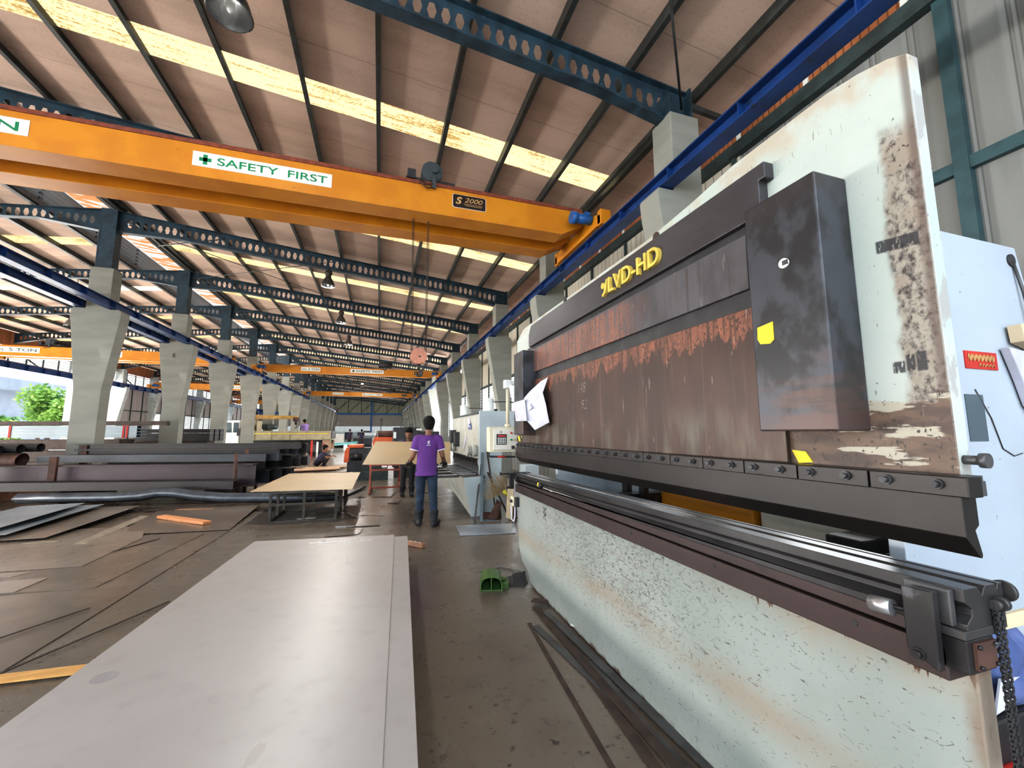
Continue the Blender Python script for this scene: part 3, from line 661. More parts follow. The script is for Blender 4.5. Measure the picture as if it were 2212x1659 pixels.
def safety_sign(t, x, y, z, w, h, dark=False):
    mt = m_dkgreen if dark else m_green
    s = plate('safety_sign', m_sign, t, (x, y, z), UX, UZ, w, h); yy = y - .008
    c = MB(); cx, cz, r = x + w * .085, z + h * .5, h * .34
    c.box(cx - r, cx + r, yy, yy + .003, cz - r * .36, cz + r * .36); c.box(cx - r * .36, cx + r * .36, yy, yy + .003, cz - r, cz + r); c.build('cross', mt, s)
    text('lettering', 'SAFETY', mt, s, (x + w * .165, yy + .004, z + h * .24), UX, UZ, w * .43, h * .54, .003, .012)
    text('lettering', 'FIRST', mt, s, (x + w * .665, yy + .004, z + h * .24), UX, UZ, w * .30, h * .54, .003, .012)
def ton_sign(t, x, y, z, w, h, n, dark=False):
    mt = m_dkgreen if dark else m_green
    s = plate('load_sign', m_sign, t, (x, y, z), UX, UZ, w, h); yy = y - .008
    text('lettering', 'SWL.', mt, s, (x + w * .05, yy + .004, z + h * .22), UX, UZ, w * .28, h * .42, .003, .01)
    text('lettering', n + ' TON', mt, s, (x + w * .38, yy + .004, z + h * .2), UX, UZ, w * .56, h * .6, .003, .012)
def name_plate(t, x, y, z, w, h):
    mb = MB(); r = h * .13; pts = []
    for cx, cz, a in ((x + w - r, z + r, -90), (x + w - r, z + h - r, 0), (x + r, z + h - r, 90), (x + r, z + r, 180)):
        for k in range(4): pts.append((cx + r * math.cos(math.radians(a + 30 * k)), cz + r * math.sin(math.radians(a + 30 * k))))
    mb.prism(pts, 'y', y - .008, y); s = mb.build('name_plate', m_plateb, t)
    e = MB(); e.prism([(p[0] + (p[0] - x - w / 2) * .03, p[1] + (p[1] - z - h / 2) * .05) for p in pts], 'y', y - .004, y); e.build('plate_border', m_sign, s)
    yy = y - .009
    text('lettering', 'S', m_gold, s, (x + w * .08, yy, z + h * .24), UX, UZ, w * .20, h * .58, .003, .03, .25)
    text('lettering', '2000', m_gold, s, (x + w * .35, yy, z + h * .46), UX, UZ, w * .56, h * .36, .003, .0, .3)
    ln = MB()
    for j, (a, c) in enumerate(((.33, .9), (.37, .88))): ln.box(x + w * a, x + w * c, yy - .001, yy + .002, z + h * (.32 - .11 * j), z + h * (.35 - .11 * j))
    ln.build('underline', m_gold, s)
def crane(label, xa, xb, y, z0, h, two, rail, motor_x, group=None, hook=None):
    t = thing('overhead_crane', label, 'crane', ((xa + xb) / 2, y, z0), group)
    gy = (y, y + .70) if two else (y,)
    for g in gy:
        b = MB(); e = .55
        b.prism([(xa + .05, z0 + h), (xa + .05, z0 + h * .55), (xa + e, z0), (xb - e, z0), (xb - .05, z0 + h * .55), (xb - .05, z0 + h)], 'y', g, g + .32)
        b.box(xa + e, xb - e, g - .02, g + .34, z0 - .012, z0 + .004); b.build('girder', m_orange, t, .006)
    if rail:
        for g in gy:
            b = MB(); b.box(xa + .15, xb - .15, g - .01, g + .10, z0 + h, z0 + h + .045); b.box(xa + .15, xb - .15, g + .02, g + .06, z0 + h + .045, z0 + h + .08); b.build('trolley_rail', m_rail, t)
    ya, yb = (y - .55, y + 1.35) if two else (y - .6, y + .9)
    for x in (xa, xb):
        b = MB(); b.prism([(ya, 5.05), (yb, 5.05), (yb, 5.2), (yb - .2, 5.28), (ya + .2, 5.28), (ya, 5.2)], 'x', x - .1, x + .1)
        b.box(x - .1, x + .1, ya - .02, ya + .1, 5.03, 5.3); b.box(x - .1, x + .1, yb - .1, yb + .02, 5.03, 5.3); tk = b.build('end_truck', m_orange, t, .008)
        for yy in (ya + .3, yb - .3):
            w = MB(); w.cyl((x - .05, yy, 5.1), (x + .05, yy, 5.1), .10, 16); w.build('wheel', m_black, tk)
        d = MB(); s = -1 if x == xb else 1
        d.cyl((x + s * .12, y - .25, 5.24), (x + s * .42, y - .25, 5.24), .085, 14); d.cyl((x + s * .40, y - .25, 5.24), (x + s * .5, y - .25, 5.24), .105, 14); d.box(x + s * .2 - .05, x + s * .2 + .05, y - .30, y - .2, 5.3, 5.36)
        d.build('drive_motor', m_navyst, t)
    mx = motor_x; zt = z0 + h + .06
    hb = MB(); y1 = gy[-1] + .05
    hb.box(mx - .35, mx + .45, gy[0] + .05, y1 + .25, zt, zt + .08)
    hst = hb.build('hoist_trolley', m_black, t)
    mo = MB(); mo.cyl((mx + .06, gy[0] - .02, zt + .19), (mx + .06, gy[0] + .30, zt + .19), .17, 10); mo.cyl((mx + .1, gy[0] - .07, zt + .20), (mx + .1, gy[0], zt + .20), .055, 12)
    mo.box(mx + .06, mx + .12, gy[0] - .06, gy[0] - .03, zt - .12, zt + .12); mo.build('hoist_motor', m_greymot, hst)
    cb = MB(); cb.box(mx - .33, mx - .2, gy[0] - .02, gy[0] + .2, zt + .02, zt + .17); cb.build('control_box', m_black, hst)
    dr = MB(); dr.cyl((mx - .3, y1 - .1, zt + .22), (mx + .5, y1 - .1, zt + .22), .15, 16); dr.build('rope_drum', m_black, hst)
    wr = MB(); wr.tube([(mx - .12, gy[0] - .02, zt + .03), (mx - .14, gy[0] - .06, zt - .06), (mx - .02, gy[0] - .07, zt - .15), (mx + .1, gy[0] - .04, zt - .1)], .012, 6); wr.tube([(mx - .1, gy[0] - .02, zt), (mx - .02, gy[0] - .09, zt - .1), (mx + .08, gy[0] - .05, zt - .05)], .01, 6); wr.build('wire_bundle', m_rustd, hst)
    if hook:
        hx, hy, hz = hook
        rp = MB()
        for dx in (-.125, -.105, .105, .125): rp.tube([(hx - .02 + dx * 1.1, hy, zt + .1), (hx + dx * .95, hy, hz + .03)], .006, 5)
        rp.build('wire_rope', m_rustd, t)
        hk = MB(); hk.cyl((hx, hy - .07, hz), (hx, hy - .05, hz), .13, 28); hk.cyl((hx, hy - .02, hz), (hx, hy + .02, hz), .13, 28); hk.cyl((hx, hy + .05, hz), (hx, hy + .07, hz), .13, 28); hk.cyl((hx, hy - .05, hz), (hx, hy + .05, hz), .09, 24); hb2 = hk.build('hook_block', m_copper, t)
        pn = MB(); pn.cyl((hx + .012, hy - .08, hz - .01), (hx + .012, hy - .07, hz - .01), .016, 10); pn.build('axle_pin', m_black, hb2)
        k = MB(); k.cyl((hx + .01, hy, hz - .12), (hx + .01, hy, hz - .22), .025, 10); pts = [(hx + .01 + .05 * math.sin(a), hy, hz - .27 + .05 * math.cos(a)) for a in [i * .42 for i in range(11)]]
        k.tube(pts, [.02] * 6 + [.018, .016, .014, .012, .008], 8); k.build('hook', m_black, hb2)
    return t
m_greymot = M('motor_grey', (.035, .045, .05), (.05, .06, .065), 8, .5)
text('painted_number', '6', m_black, COL2, (-7.285, RY(3) - .206, 4.23), UX, UZ, .075, .17, .003)
c1 = crane('nearest orange overhead crane with two box girders and a black name plate', XL, XR, 6.36, 5.04, .47, True, True, .62, None, (.555, 6.62, 2.71))
safety_sign(c1, -2.60, 6.36, 5.185, 1.78, .215); ton_sign(c1, -5.95, 6.36, 5.20, 1.62, .215, '3'); name_plate(c1, 1.03, 6.36, 5.215, .555, .225)
c2 = crane('orange overhead crane across the right bay, second from the camera', XL, XR, 26.6, 5.02, .43, False, False, .15)
safety_sign(c2, -1.83, 26.6, 5.13, 1.95, .23, True); ton_sign(c2, -4.57, 26.6, 5.13, 1.05, .23, '3', True); name_plate(c2, 1.98, 26.6, 5.13, .55, .24)
ch = MB(); ch.tube([(.95, 26.5, 5.0), (.93, 26.5, 4.85)], .012, 5); 
c3 = crane('bright yellow overhead crane far down the right bay, third from the camera', XL, XR, 43.0, 5.03, .42, False, False, .9)
safety_sign(c3, -1.75, 43.0, 5.13, 1.9, .23, True); ton_sign(c3, -4.5, 43.0, 5.13, 1.0, .23, '3', True); name_plate(c3, 2.0, 43.0, 5.13, .55, .24)
c4 = crane('orange overhead crane across the left bay behind the two nearest columns', -17.4, -7.58, 24.6, 5.05, .48, True, False, -15.0)
ton_sign(c4, -17.0, 24.6, 5.2, 1.75, .25, '5', True); safety_sign(c4, -14.05, 24.6, 5.17, 1.9, .27, True); name_plate(c4, -9.85, 24.6, 5.17, .6, .26)
c5 = crane('yellow overhead crane across the left bay, farther than the orange one', -17.4, -7.58, 39.6, 5.04, .47, False, False, -9.0)
safety_sign(c5, -12.0, 39.6, 5.15, 1.9, .26, True); ton_sign(c5, -16.0, 39.6, 5.15, 1.1, .26, '3', True)
c6 = crane('small orange overhead crane far back in the left bay between two columns', -17.4, -7.58, 58.0, 5.04, .45, False, False, -14.5)
safety_sign(c6, -12.0, 58.0, 5.15, 1.9, .26, True); ton_sign(c6, -16.4, 58.0, 5.15, 1.1, .26, '3', True)

# ------------------------------------------------------------------ high-bay lamps
def lamp(label, x, y, z, ztop, s=1.0):
    t = thing('highbay_lamp', label, 'lamp', (x, y, z), 'high bay lamps')
    b = MB(); b.lathe((x, y, z), [(r * s, h * s) for r, h in ((.205, 0), (.215, .005), (.205, .02), (.19, .08), (.165, .15), (.125, .22), (.085, .27), (.07, .29), (.06, .275), (.11, .21), (.15, .14), (.18, .075), (.2, .0))], 28); b.build('reflector', m_chrome, t)
    b = MB(); b.lathe((x, y, z), [(r * s, h * s) for r, h in ((.001, .27), (.075, .27), (.085, .3), (.08, .36), (.11, .39), (.115, .44), (.09, .48), (.03, .5), (.001, .5))], 24); b.build('ballast_housing', m_lampd, t)
    b = MB(); b.ball((x, y, z + .12 * s), .045 * s, .045 * s, .11 * s); b.build('bulb', m_white, t)
    b = MB(); b.tube([(x - .02, y, z + .48 * s), (x - .025, y, (z + ztop) / 2 + .1), (x, y, ztop)], .008, 5); b.tube([(x + .02, y, z + .48 * s), (x + .02, y, (z + ztop) / 2 + .15), (x, y, ztop)], .008, 5); b.build('suspension_wire', m_black, t)
for i, (k, nm) in enumerate(((0, 'cut by the top edge of the picture'), (2, 'largest of the three dark ones'), (3, 'middle of the three dark ones'), (4, 'smallest of the three dark ones'))):
    lamp('metal bell lamp under a blue rafter, ' + nm, -1.69 if k else -1.62, RY(k), 6.03 if k else 5.80, zr(-1.69) - .40)
lamp('metal bell lamp in the left bay half hidden by the nearest concrete column', -10.35, RY(3), 5.20, zl(-10.35) - .35)
lamp('pale bell lamp far down the aisle above the yellow crane', -1.7, RY(8), 5.75, zr(-1.69) - .40)
# ------------------------------------------------------------------ the big press brake on the right
pb = thing('press_brake', 'huge worn white and dark steel press brake with raised yellow letters filling the right foreground', 'press brake', (1.55, 2.5, 0))
XF = 1.45
m_chalk = M('chalk', (.30, .28, .26), (.16, .14, .13), 40, .9)
m_bolt = M('bolt_steel', (.06, .06, .064), (.03, .03, .033), 30, .45, .4)
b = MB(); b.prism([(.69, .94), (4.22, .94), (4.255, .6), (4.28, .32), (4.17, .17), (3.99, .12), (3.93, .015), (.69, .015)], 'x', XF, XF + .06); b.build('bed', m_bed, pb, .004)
b = MB(); b.prism([(.672, 1.37), (.672, 2.613), (.72, 2.64), (.80, 2.662), (.90, 2.676), (1.3, 2.672), (1.55, 2.64), (1.9, 2.612), (3.85, 2.612), (4.09, 2.606), (4.30, 2.52), (4.30, 1.37)], 'x', XF, XF + .05); ram = b.build('ram', m_ram, pb, .004)
b = MB()
for y in (1.83, 3.02): b.cyl((XF - .006, y, 2.592), (XF + .012, y, 2.592), .026, 18)
b.build('lifting_hole', m_rustd, ram)
b = MB(); b.prism([(1.112, 2.556), (1.112, 2.49), (1.142, 2.49), (1.142, 2.352), (3.785, 2.345), (3.785, 2.47), (3.72, 2.552)], 'x', 1.40, XF); band = b.build('header_plate', m_band, ram, .004)
b = MB(); b.box(1.43, XF, 1.15, 3.9, 2.31, 2.352); b.build('groove_shade', m_black, ram)  # black strip painting the groove's shadow below the header plate
b = MB(); b.box(1.418, XF, 1.235, 4.0, 2.08, 2.312); b.build('upper_panel', m_pan2, ram, .003)
b = MB(); b.box(1.436, XF, 1.2, 4.0, 2.0, 2.085); b.build('slot_shade', m_black, ram)  # black strip: slot under the upper panel with its shade painted in
b = MB(); b.box(1.43, XF, 1.135, 4.1, 1.385, 2.005); b.build('lower_panel', m_pan1, ram, .003)
for nm, y0, y1 in (('near', .865, 1.13), ('far', 3.69, 3.96)):
    b = MB(); b.box(1.30, XF, y0, y1, 1.50 if y0 < 2 else 1.47, 2.335 if y0 < 2 else 2.295); cc = b.build('cylinder_cover', m_box, ram, .006)
    if y0 < 2:
        d = MB(); d.cyl((1.292, .985, 2.07), (1.302, .985, 2.07), .017, 20); tg = d.build('maker_disc', m_sign, cc)
        e = MB()
        for j in range(3): e.box(1.290, 1.293, .975 - .002 + j * .007 - .005, .975 + .003 + j * .007 - .005, 2.062, 2.078)
        e.build('disc_marking', m_black, tg)
        st = MB(); st.prism([(1.106, 1.874), (1.045, 1.882), (1.045, 1.818), (1.06, 1.806), (1.098, 1.812), (1.108, 1.83)], 'x', 1.297, 1.302); st.build('tape_patch', m_yel, cc)
b = MB(); b.prism([(1.128, 1.432), (1.078, 1.428), (1.055, 1.392), (1.105, 1.386)], 'x', 1.446, XF + .01); b.build('warning_decal', m_yel, ram)
b = MB(); b.box(1.444, XF + .005, 4.10, 4.295, 1.40, 1.455); b.build('hazard_strip', m_haz, ram)
b = MB(); b.cyl((1.47, .672, 1.424), (1.47, .64, 1.424), .012, 12); b.cyl((1.47, .640, 1.424), (1.47, .625, 1.424), .019, 16); b.build('end_pin', m_greyst, ram)
# raised letters
UY = (0, -1, 0)
lt = text('raised_lettering', 'LVD-HD', m_letter, band, (1.40, 2.235, 2.392), UY, UZ, .505, .102, .024, .012)
lg = MB(); lg.cyl((1.378, 2.305, 2.463), (1.40, 2.305, 2.463), .020, 16)
lg.prism([(2.262, 2.492), (2.246, 2.492), (2.275, 2.405), (2.30, 2.388), (2.316, 2.392), (2.316, 2.404), (2.292, 2.418)], 'x', 1.378, 1.40); lg.build('raised_emblem', m_letter, band)
for s_, y, z, w, h in (('148', 2.785, 1.79, .12, .075), ('92', 2.735, 1.665, .085, .07)):
    text('chalk_number', s_, m_chalk, ram, (1.4295, y, z), UY, UZ, w, h, .0008, -.024, .25)
# clamp bars with their bolts
for k in range(16):
    y0 = .626 + .217 * k; y1 = y0 + .213
    b = MB(); b.box(1.372, 1.432, y0, y1, 1.335, 1.386); cb = b.build('clamp_bar', m_punch, ram, .003)
    for f in (.27, .78):
        yy = y0 + .217 * f; d = MB(); d.cyl((1.366, yy, 1.364), (1.374, yy, 1.364), .0135, 16); d.cyl((1.352, yy, 1.364), (1.37, yy, 1.364), .0085, 12); d.build('clamp_bolt', m_bolt, cb)
b = MB(); b.prism([(1.44, .632)] and [(1.432, 1.386), (1.432, 1.335), (1.478, 1.335), (1.478, 1.372), (1.468, 1.372), (1.468, 1.386)], 'y', .64, 4.09); b.build('tool_holder', m_greyst, ram)
b = MB(); b.prism([(1.395, 1.336), (1.395, 1.235), (1.445, 1.183), (1.452, 1.181), (1.456, 1.19), (1.438, 1.25), (1.456, 1.262), (1.456, 1.336)], 'y', .652, 4.2); b.build('punch', m_punch, ram, .002)
# table and die
b = MB(); b.box(1.36, XF, .70, 4.11, .885, .962); tb = b.build('table_plate', m_table, pb, .003)
b = MB(); b.box(1.372, XF + .05, .70, 4.11, .968, 1.004); b.build('table_rail', m_table, pb, .003)
b = MB()
for y in (.91, 1.45, 2.05, 2.9, 3.6): b.cyl((1.357, y, .935), (1.362, y, .935), .0095, 14)
b.build('table_hole', m_black, tb)
b = MB(); pr = [(1.372, 1.004), (1.372, 1.03), (1.398, 1.05), (1.398, 1.065), (1.372, 1.082), (1.372, 1.113), (1.431, 1.113), (1.446, 1.092), (1.461, 1.113), (1.505, 1.113), (1.51, 1.10), (1.516, 1.113), (1.535, 1.113), (1.535, 1.004)]
b.prism(pr, 'y', .66, 4.15); b.v = [(x, y, z - (y - .66) * .0125 if z > 1.02 else z) for x, y, z in b.v]; b.build('die', m_die, pb, .0015)
b = MB(); b.box(1.352, 1.372, .678, .772, 1.022, 1.108); b.build('stop_block', m_greyst, pb, .003)
b = MB(); b.prism([(.695, .915), (.758, .945), (.758, 1.098), (.693, 1.103)], 'x', 1.316, 1.34); ep = b.build('side_bracket', m_darkst, pb, .003)
b = MB(); b.cyl((1.312, .735, .94), (1.318, .735, .94), .0155, 18); b.cyl((1.304, .735, .94), (1.314, .735, .94), .010, 12); b.build('bracket_bolt', m_darkst, ep)
b = MB(); b.cyl((1.33, .758, 1.035), (1.33, .80, 1.03), .006, 10); b.build('bracket_stud', m_darkst, ep); b = MB(); b.cyl((1.325, .785, 1.03), (1.322, .835, 1.025), .021, 22); b.build('bracket_knob', m_steelbright, ep)
b = MB(); b.box(1.355, 1.49, .658, .712, .997, 1.018); b.build('end_cap', m_greyst, pb, .002)
b = MB(); b.box(1.36, 1.47, .66, .712, .918, .995); bx = b.build('end_block', m_darkst, pb, .003)
b = MB(); b.box(1.383, 1.462, .653, .661, .928, .99); pl = b.build('end_cover_plate', m_rust, bx)
for x in (1.39, 1.455):
    for z in (.936, .982): b = MB(); b.cyl((x, .646, z), (x, .655, z), .005, 10); b.build('cover_screw', m_darkst, pl)
b = MB(); b.cyl((1.51, .668, 1.09), (1.545, .668, 1.088), .006, 10); b.cyl((1.545, .668, 1.088), (1.56, .668, 1.087), .026, 20); b.build('rear_handwheel', m_greyst, pb)
b = MB(); b.cyl((1.47, .652, 1.068), (1.49, .652, 1.068), .012, 12); b.cyl((1.49, .652, 1.068), (1.507, .652, 1.068), .017, 16); b.build('chain_stud', m_greyst, pb)
chn = MB()
def chain_strand(x, y, z0, z1):
    n = int((z0 - z1) / .011)
    for k in range(n):
        z = z0 - k * .011
        if k % 2: chn.box(x - .0055, x + .0055, y - .003, y - .0012, z - .0085, z + .0035); chn.box(x - .0055, x + .0055, y + .0012, y + .003, z - .0085, z + .0035)
        else: chn.box(x - .004, x + .004, y - .0055, y - .0035, z - .0085, z + .0035); chn.box(x - .004, x + .004, y + .0035, y + .0055, z - .0085, z + .0035)
        chn.cyl((x - .007, y, z), (x + .007, y, z), .0024, 6)
chain_strand(1.476, .652, 1.072, .68); chain_strand(1.494, .652, 1.072, .68)
o = chn.build('roller_chain', m_black); tag(o, 'black roller chain hanging in two strands off the near end of the press bed', 'chain')
# side frames, rear boxes
b = MB(); b.prism([(1.49, 1.30), (1.49, 2.30), (2.637, 2.30), (2.675, 2.14), (2.90, 1.15), (3.05, 0), (1.51, 0), (1.51, .80), (1.69, .84), (1.70, 1.24)], 'y', .95, 1.0); sf = b.build('side_frame', m_frame, pb, .004)
b = MB(); b.cyl((2.587, .944, 2.235), (2.587, .952, 2.235), .028, 22); h_ = b.build('cable_hole', m_black, sf)
b = MB(); b.tube([(2.59, .945, 2.23), (2.61, .935, 2.1), (2.64, .93, 1.9), (2.66, .93, 1.7)], .006, 6); b.build('cable', m_greyst, sf)
b = MB(); b.box(2.16, 2.372, .946, .951, 1.742, 1.812); rs = b.build('warning_sign', m_redc, sf)
b = MB()
for j in range(7):
    x = 2.175 + j * .025
    b.tube([(x, .944, 1.785 - .006), (x + .006, .944, 1.80), (x + .013, .944, 1.785), (x + .010, .944, 1.772), (x + .019, .944, 1.776), (x + .021, .944, 1.797)], .0022, 5)
for j in range(5): b.tube([(2.24 + j * .022, .944, 1.752), (2.25 + j * .022, .944, 1.764), (2.257 + j * .022, .944, 1.752)], .0018, 5)
b.build('sign_script', m_gold, rs)
b = MB(); b.tube([(2.20, .947, 1.66), (2.28, .947, 1.55), (2.33, .947, 1.43), (2.40, .947, 1.40), (2.46, .947, 1.41)], .002, 5); b.build('scribble_line', m_black, sf)
b = MB(); b.box(2.13, 2.245, .947, .951, 1.46, 1.64); b.build('label_patch', m_galv, sf)
b = MB(); b.prism([(1.52, 1.35), (1.52, 2.2), (2.7, 2.2), (2.95, 1.0), (3.0, 0), (1.52, 0), (1.52, .78), (1.75, .8), (1.75, 1.3)], 'y', 3.9, 3.96); b.build('side_frame', m_frame, pb, .004)
b = MB(); b.box(2.15, 2.65, 1.95, 2.80, .35, 1.12); b.build('oil_tank', m_orange, pb, .01)
b = MB(); b.box(2.18, 2.7, 1.15, 1.93, .2, 1.11); b.build('rear_cabinet', m_cream, pb, .006)
b = MB(); b.box(1.98, 2.2, 1.27, 1.42, .85, 1.03); b.box(2.0, 2.05, 1.1, 1.2, .2, 1.0); b.build('back_gauge_motor', m_black, pb, .01)
b = MB(); b.box(2.0, 2.05, 2.82, 2.88, .2, 1.12); b.box(2.0, 2.05, 3.05, 3.12, .2, 1.12); b.box(1.9, 2.3, 2.9, 3.02, .9, 1.0); b.build('back_gauge_arm', m_darkst, pb)
b = MB(); b.box(2.3, 2.34, 2.9, 3.9, .2, 1.3); b.build('rear_guard', m_frame, pb)
# far end fittings of the bed
b = MB(); b.box(1.33, 1.376, 4.20, 4.25, .90, 1.066); fb_ = b.build('side_bracket', m_darkst, pb, .003); b = MB(); b.cyl((1.25, 4.26, 1.053), (1.34, 4.26, 1.053), .008, 8); b.cyl((1.24, 4.26, 1.053), (1.25, 4.26, 1.053), .018, 14); b.cyl((1.30, 4.22, .915), (1.34, 4.22, .915), .014, 10); b.build('bracket_stud', m_darkst, fb_)
b = MB(); b.box(1.372, 1.535, 4.12, 4.2, 1.0, 1.075); b.build('end_cap', m_darkst, pb, .003)
b = MB(); b.box(1.40, 1.46, 4.30, 4.40, .70, .80); jb = b.build('switch_box', m_beige, pb, .006)
b = MB(); b.box(1.385, 1.40, 4.325, 4.375, .735, .765); b.box(1.41, 1.45, 4.24, 4.30, .70, .80); b.build('switch_bracket', m_black, jb)
b = MB(); b.tube([(1.42, 4.30, .70), (1.415, 4.29, .6), (1.41, 4.31, .54), (1.40, 4.36, .56), (1.40, 4.37, .70)], .008, 8); b.build('cable', m_paper, jb)
# loose things on and near the press
def sheetlet(name, pts, mat, label, cat, thick=.002, group=None, bulge=None):
    v = [Vector(p) for p in pts]; n = (v[1] - v[0]).cross(v[2] - v[0]).normalized() * thick
    mb = MB(); k = len(v); mb.add(list(v) + [p + n for p in v], [tuple(range(k))[::-1], tuple(range(k, 2 * k))] + [(i, (i + 1) % k, k + (i + 1) % k, k + i) for i in range(k)])
    return tag(mb.build(name, mat), label, cat, group)
sheetlet('paper_sheet', [(1.415, 3.33, 1.985), (1.385, 3.42, 1.96), (1.34, 3.60, 1.88), (1.30, 3.74, 1.795), (1.33, 3.58, 1.80), (1.375, 3.38, 1.83)], m_paper, 'curled white paper topmost of the drawings taped to the far end of the press ram', 'paper')
pp = sheetlet('paper_sheet', [(1.275, 3.56, 1.80), (1.285, 3.93, 1.795), (1.285, 3.85, 1.605), (1.28, 3.52, 1.60)], m_paper, 'flat white drawing sheet over the far cylinder cover of the press', 'paper')
sheetlet('paper_sheet', [(1.37, 3.36, 1.86), (1.30, 3.58, 1.80), (1.265, 3.62, 1.72), (1.285, 3.58, 1.62), (1.335, 3.46, 1.515), (1.395, 3.27, 1.58), (1.39, 3.33, 1.74)], m_paper, 'long hanging white drawing sheet lowest on the far end of the press ram', 'paper')
sheetlet('paper_note', [(1.30, 3.50, 1.76), (1.298, 3.58, 1.74), (1.302, 3.54, 1.69), (1.304, 3.45, 1.715)], m_white, 'small tilted white tag clipped over the press drawings', 'paper')
sheetlet('paper_note', [(1.292, 4.02, 2.0), (1.292, 4.10, 1.99), (1.292, 4.04, 1.85), (1.292, 4.0, 1.86)], m_paper, 'small torn white paper on the edge of the far cylinder cover', 'paper')
t = thing('tape_measure', 'small black and yellow tape measure lying on the press table', 'tape measure', (1.40, 3.52, 1.004))
b = MB(); b.cyl((1.375, 3.50, 1.025), (1.405, 3.50, 1.025), .022, 16); b.build('case', m_yel, t); b = MB(); b.cyl((1.37, 3.47, 1.022), (1.41, 3.47, 1.022), .02, 14); b.box(1.375, 1.40, 3.52, 3.57, 1.004, 1.02); b.build('grip', m_black, t)
b = MB(); b.tube([(1.385, 3.40, 1.010), (1.376, 3.2, 1.009), (1.388, 3.0, 1.009), (1.378, 2.8, 1.009), (1.38, 2.66, 1.009)], .006, 5); tag(b.build('rag_strip', m_cream), 'thin torn pale strip of rag along the press table beside the tape measure', 'rag')
t = thing('foot_pedal', 'green two-pedal foot switch on the floor at the far end of the press', 'foot pedal', (1.08, 4.02, 0))
b = MB(); P = []
W2, D2 = .105, .13
for i in range(9):
    a = PI * i / 8; P.append((1.08 - W2 * math.cos(a) * 1.0, .055 + .085 * math.sin(a) ** .6 if 0 < i < 8 else .055))
outer = [(1.08 - W2, 0)] + P + [(1.08 + W2, 0)]; inner = [(1.08 + (x - 1.08) * .90, z * .93 if z > 0 else 0) for x, z in outer]
v = []; n = len(outer)
for y in (3.90, 4.14):
    v += [(x, y, z) for x, z in outer] + [(x, y, z) for x, z in inner]
fs = []
for i in range(n - 1):
    fs += [(i, i + 1, 2 * n + i + 1, 2 * n + i), (n + i, 3 * n + i, 3 * n + i + 1, n + i + 1), (i, n + i, n + i + 1, i + 1)]
b.add(v, fs); b.box(1.075, 1.085, 3.905, 4.12, .01, .135); b.box(.985, 1.175, 4.12, 4.14, 0, .12); b.box(.975, 1.185, 3.93, 4.14, 0, .012); b.build('hood', m_pedal, t, 0)
for x in (1.03, 1.13):
    b = MB(); b.prism([(3.92, .03), (3.93, .018), (4.11, .05), (4.11, .062)], 'x', x - .034, x + .034); b.build('treadle', m_pedali, t)
b = MB(); b.box(1.185, 1.25, 3.97, 4.10, 0, .06); b.cyl((1.2, 4.05, .06), (1.2, 4.05, .08), .03, 12); b.build('terminal_box', m_pedal, t, .006)
for ch in t.children: ch.rotation_euler = (0, 0, .0)
t.rotation_euler = (0, 0, -.25)
b = MB(); b.tube([(1.10, 4.16, .03), (1.12, 4.3, .02), (1.2, 4.5, .012), (1.33, 4.55, .012), (1.43, 4.45, .012), (1.47, 4.3, .02)], .009, 8); tag(b.build('pedal_cable', m_cable), 'grey cable curving over the floor behind the green foot pedal', 'cable')
b = MB(); b.prism([(1.20, 4.08), (1.26, 3.98), (1.38, 3.93), (1.46, 4.02), (1.47, 4.15), (1.35, 4.24), (1.25, 4.18)], 'z', .001, .014); b.add([(1.30, 4.0, .012), (1.45, 4.02, .012), (1.46, 4.10, .09), (1.40, 4.16, .05), (1.33, 4.12, .07), (1.29, 4.08, .02)], [(0, 1, 2, 4), (2, 3, 4), (0, 4, 5), (1, 3, 2)]); tag(b.build('rubber_mat', m_black), 'crumpled black rubber scrap under the far corner of the press bed', 'scrap')
# cluttered shelf beside the near end
b = MB(); b.box(1.54, 2.1, .72, .93, .0, .74); tag(b.build('tool_crate', m_blk, None, .01), 'black plastic crate on the floor below the press side frame at the right edge', 'crate')
b = MB(); b.ball((1.68, .80, .86), .11, .09, .10); b.ball((1.82, .83, .84), .12, .08, .09); b.ball((1.72, .76, .80), .13, .06, .06); tag(b.build('cloth_bundle', m_bluec), 'crumpled blue grey cloth bundle on the black crate at the right edge', 'cloth')
b = MB(); b.box(1.57, 1.9, .745, .755, .935, .975); tag(b.build('wood_offcut', m_board), 'pale wood offcut lying on the cloth bundle at the right edge', 'wood')
b = MB(); b.prism([(1.56, .76), (1.70, .78), (1.72, .83), (1.60, .84)], 'y', .715, .72); tag(b.build('paper_sheet', m_paper), 'white plastic sheet tucked in front of the blue cloth at the right edge', 'paper')
b = MB(); b.cyl((1.545, .705, .60), (1.70, .705, .60), .04, 14); tag(b.build('red_bottle', m_redc), 'red plastic bottle lying against the black crate at the right edge', 'bottle')
t = thing('plastic_bag', 'white printed plastic bag of papers hung on the pale press side frame', 'bag', (2.55, .92, 1.6))
b = MB(); b.prism([(2.395, 1.835), (2.72, 1.80), (2.80, 1.45), (2.62, 1.50), (2.50, 1.60), (2.46, 1.70)], 'y', .915, .945); b.build('bag_sheet', m_paper, t, .004)
b = MB()
for j in range(4): b.box(2.50 + .03 * j, 2.74, .912, .916, 1.775 - j * .05, 1.79 - j * .05)
b.build('bag_print', M('bag_print', (.55, .12, .16)), t)
b = MB(); b.prism([(2.46, 1.93), (2.60, 1.95), (2.75, 1.95), (2.75, 1.84), (2.58, 1.835), (2.47, 1.86)], 'y', .90, .94); tag(b.build('cardboard_flap', m_board), 'torn tan cardboard flap above the printed plastic bag', 'cardboard')
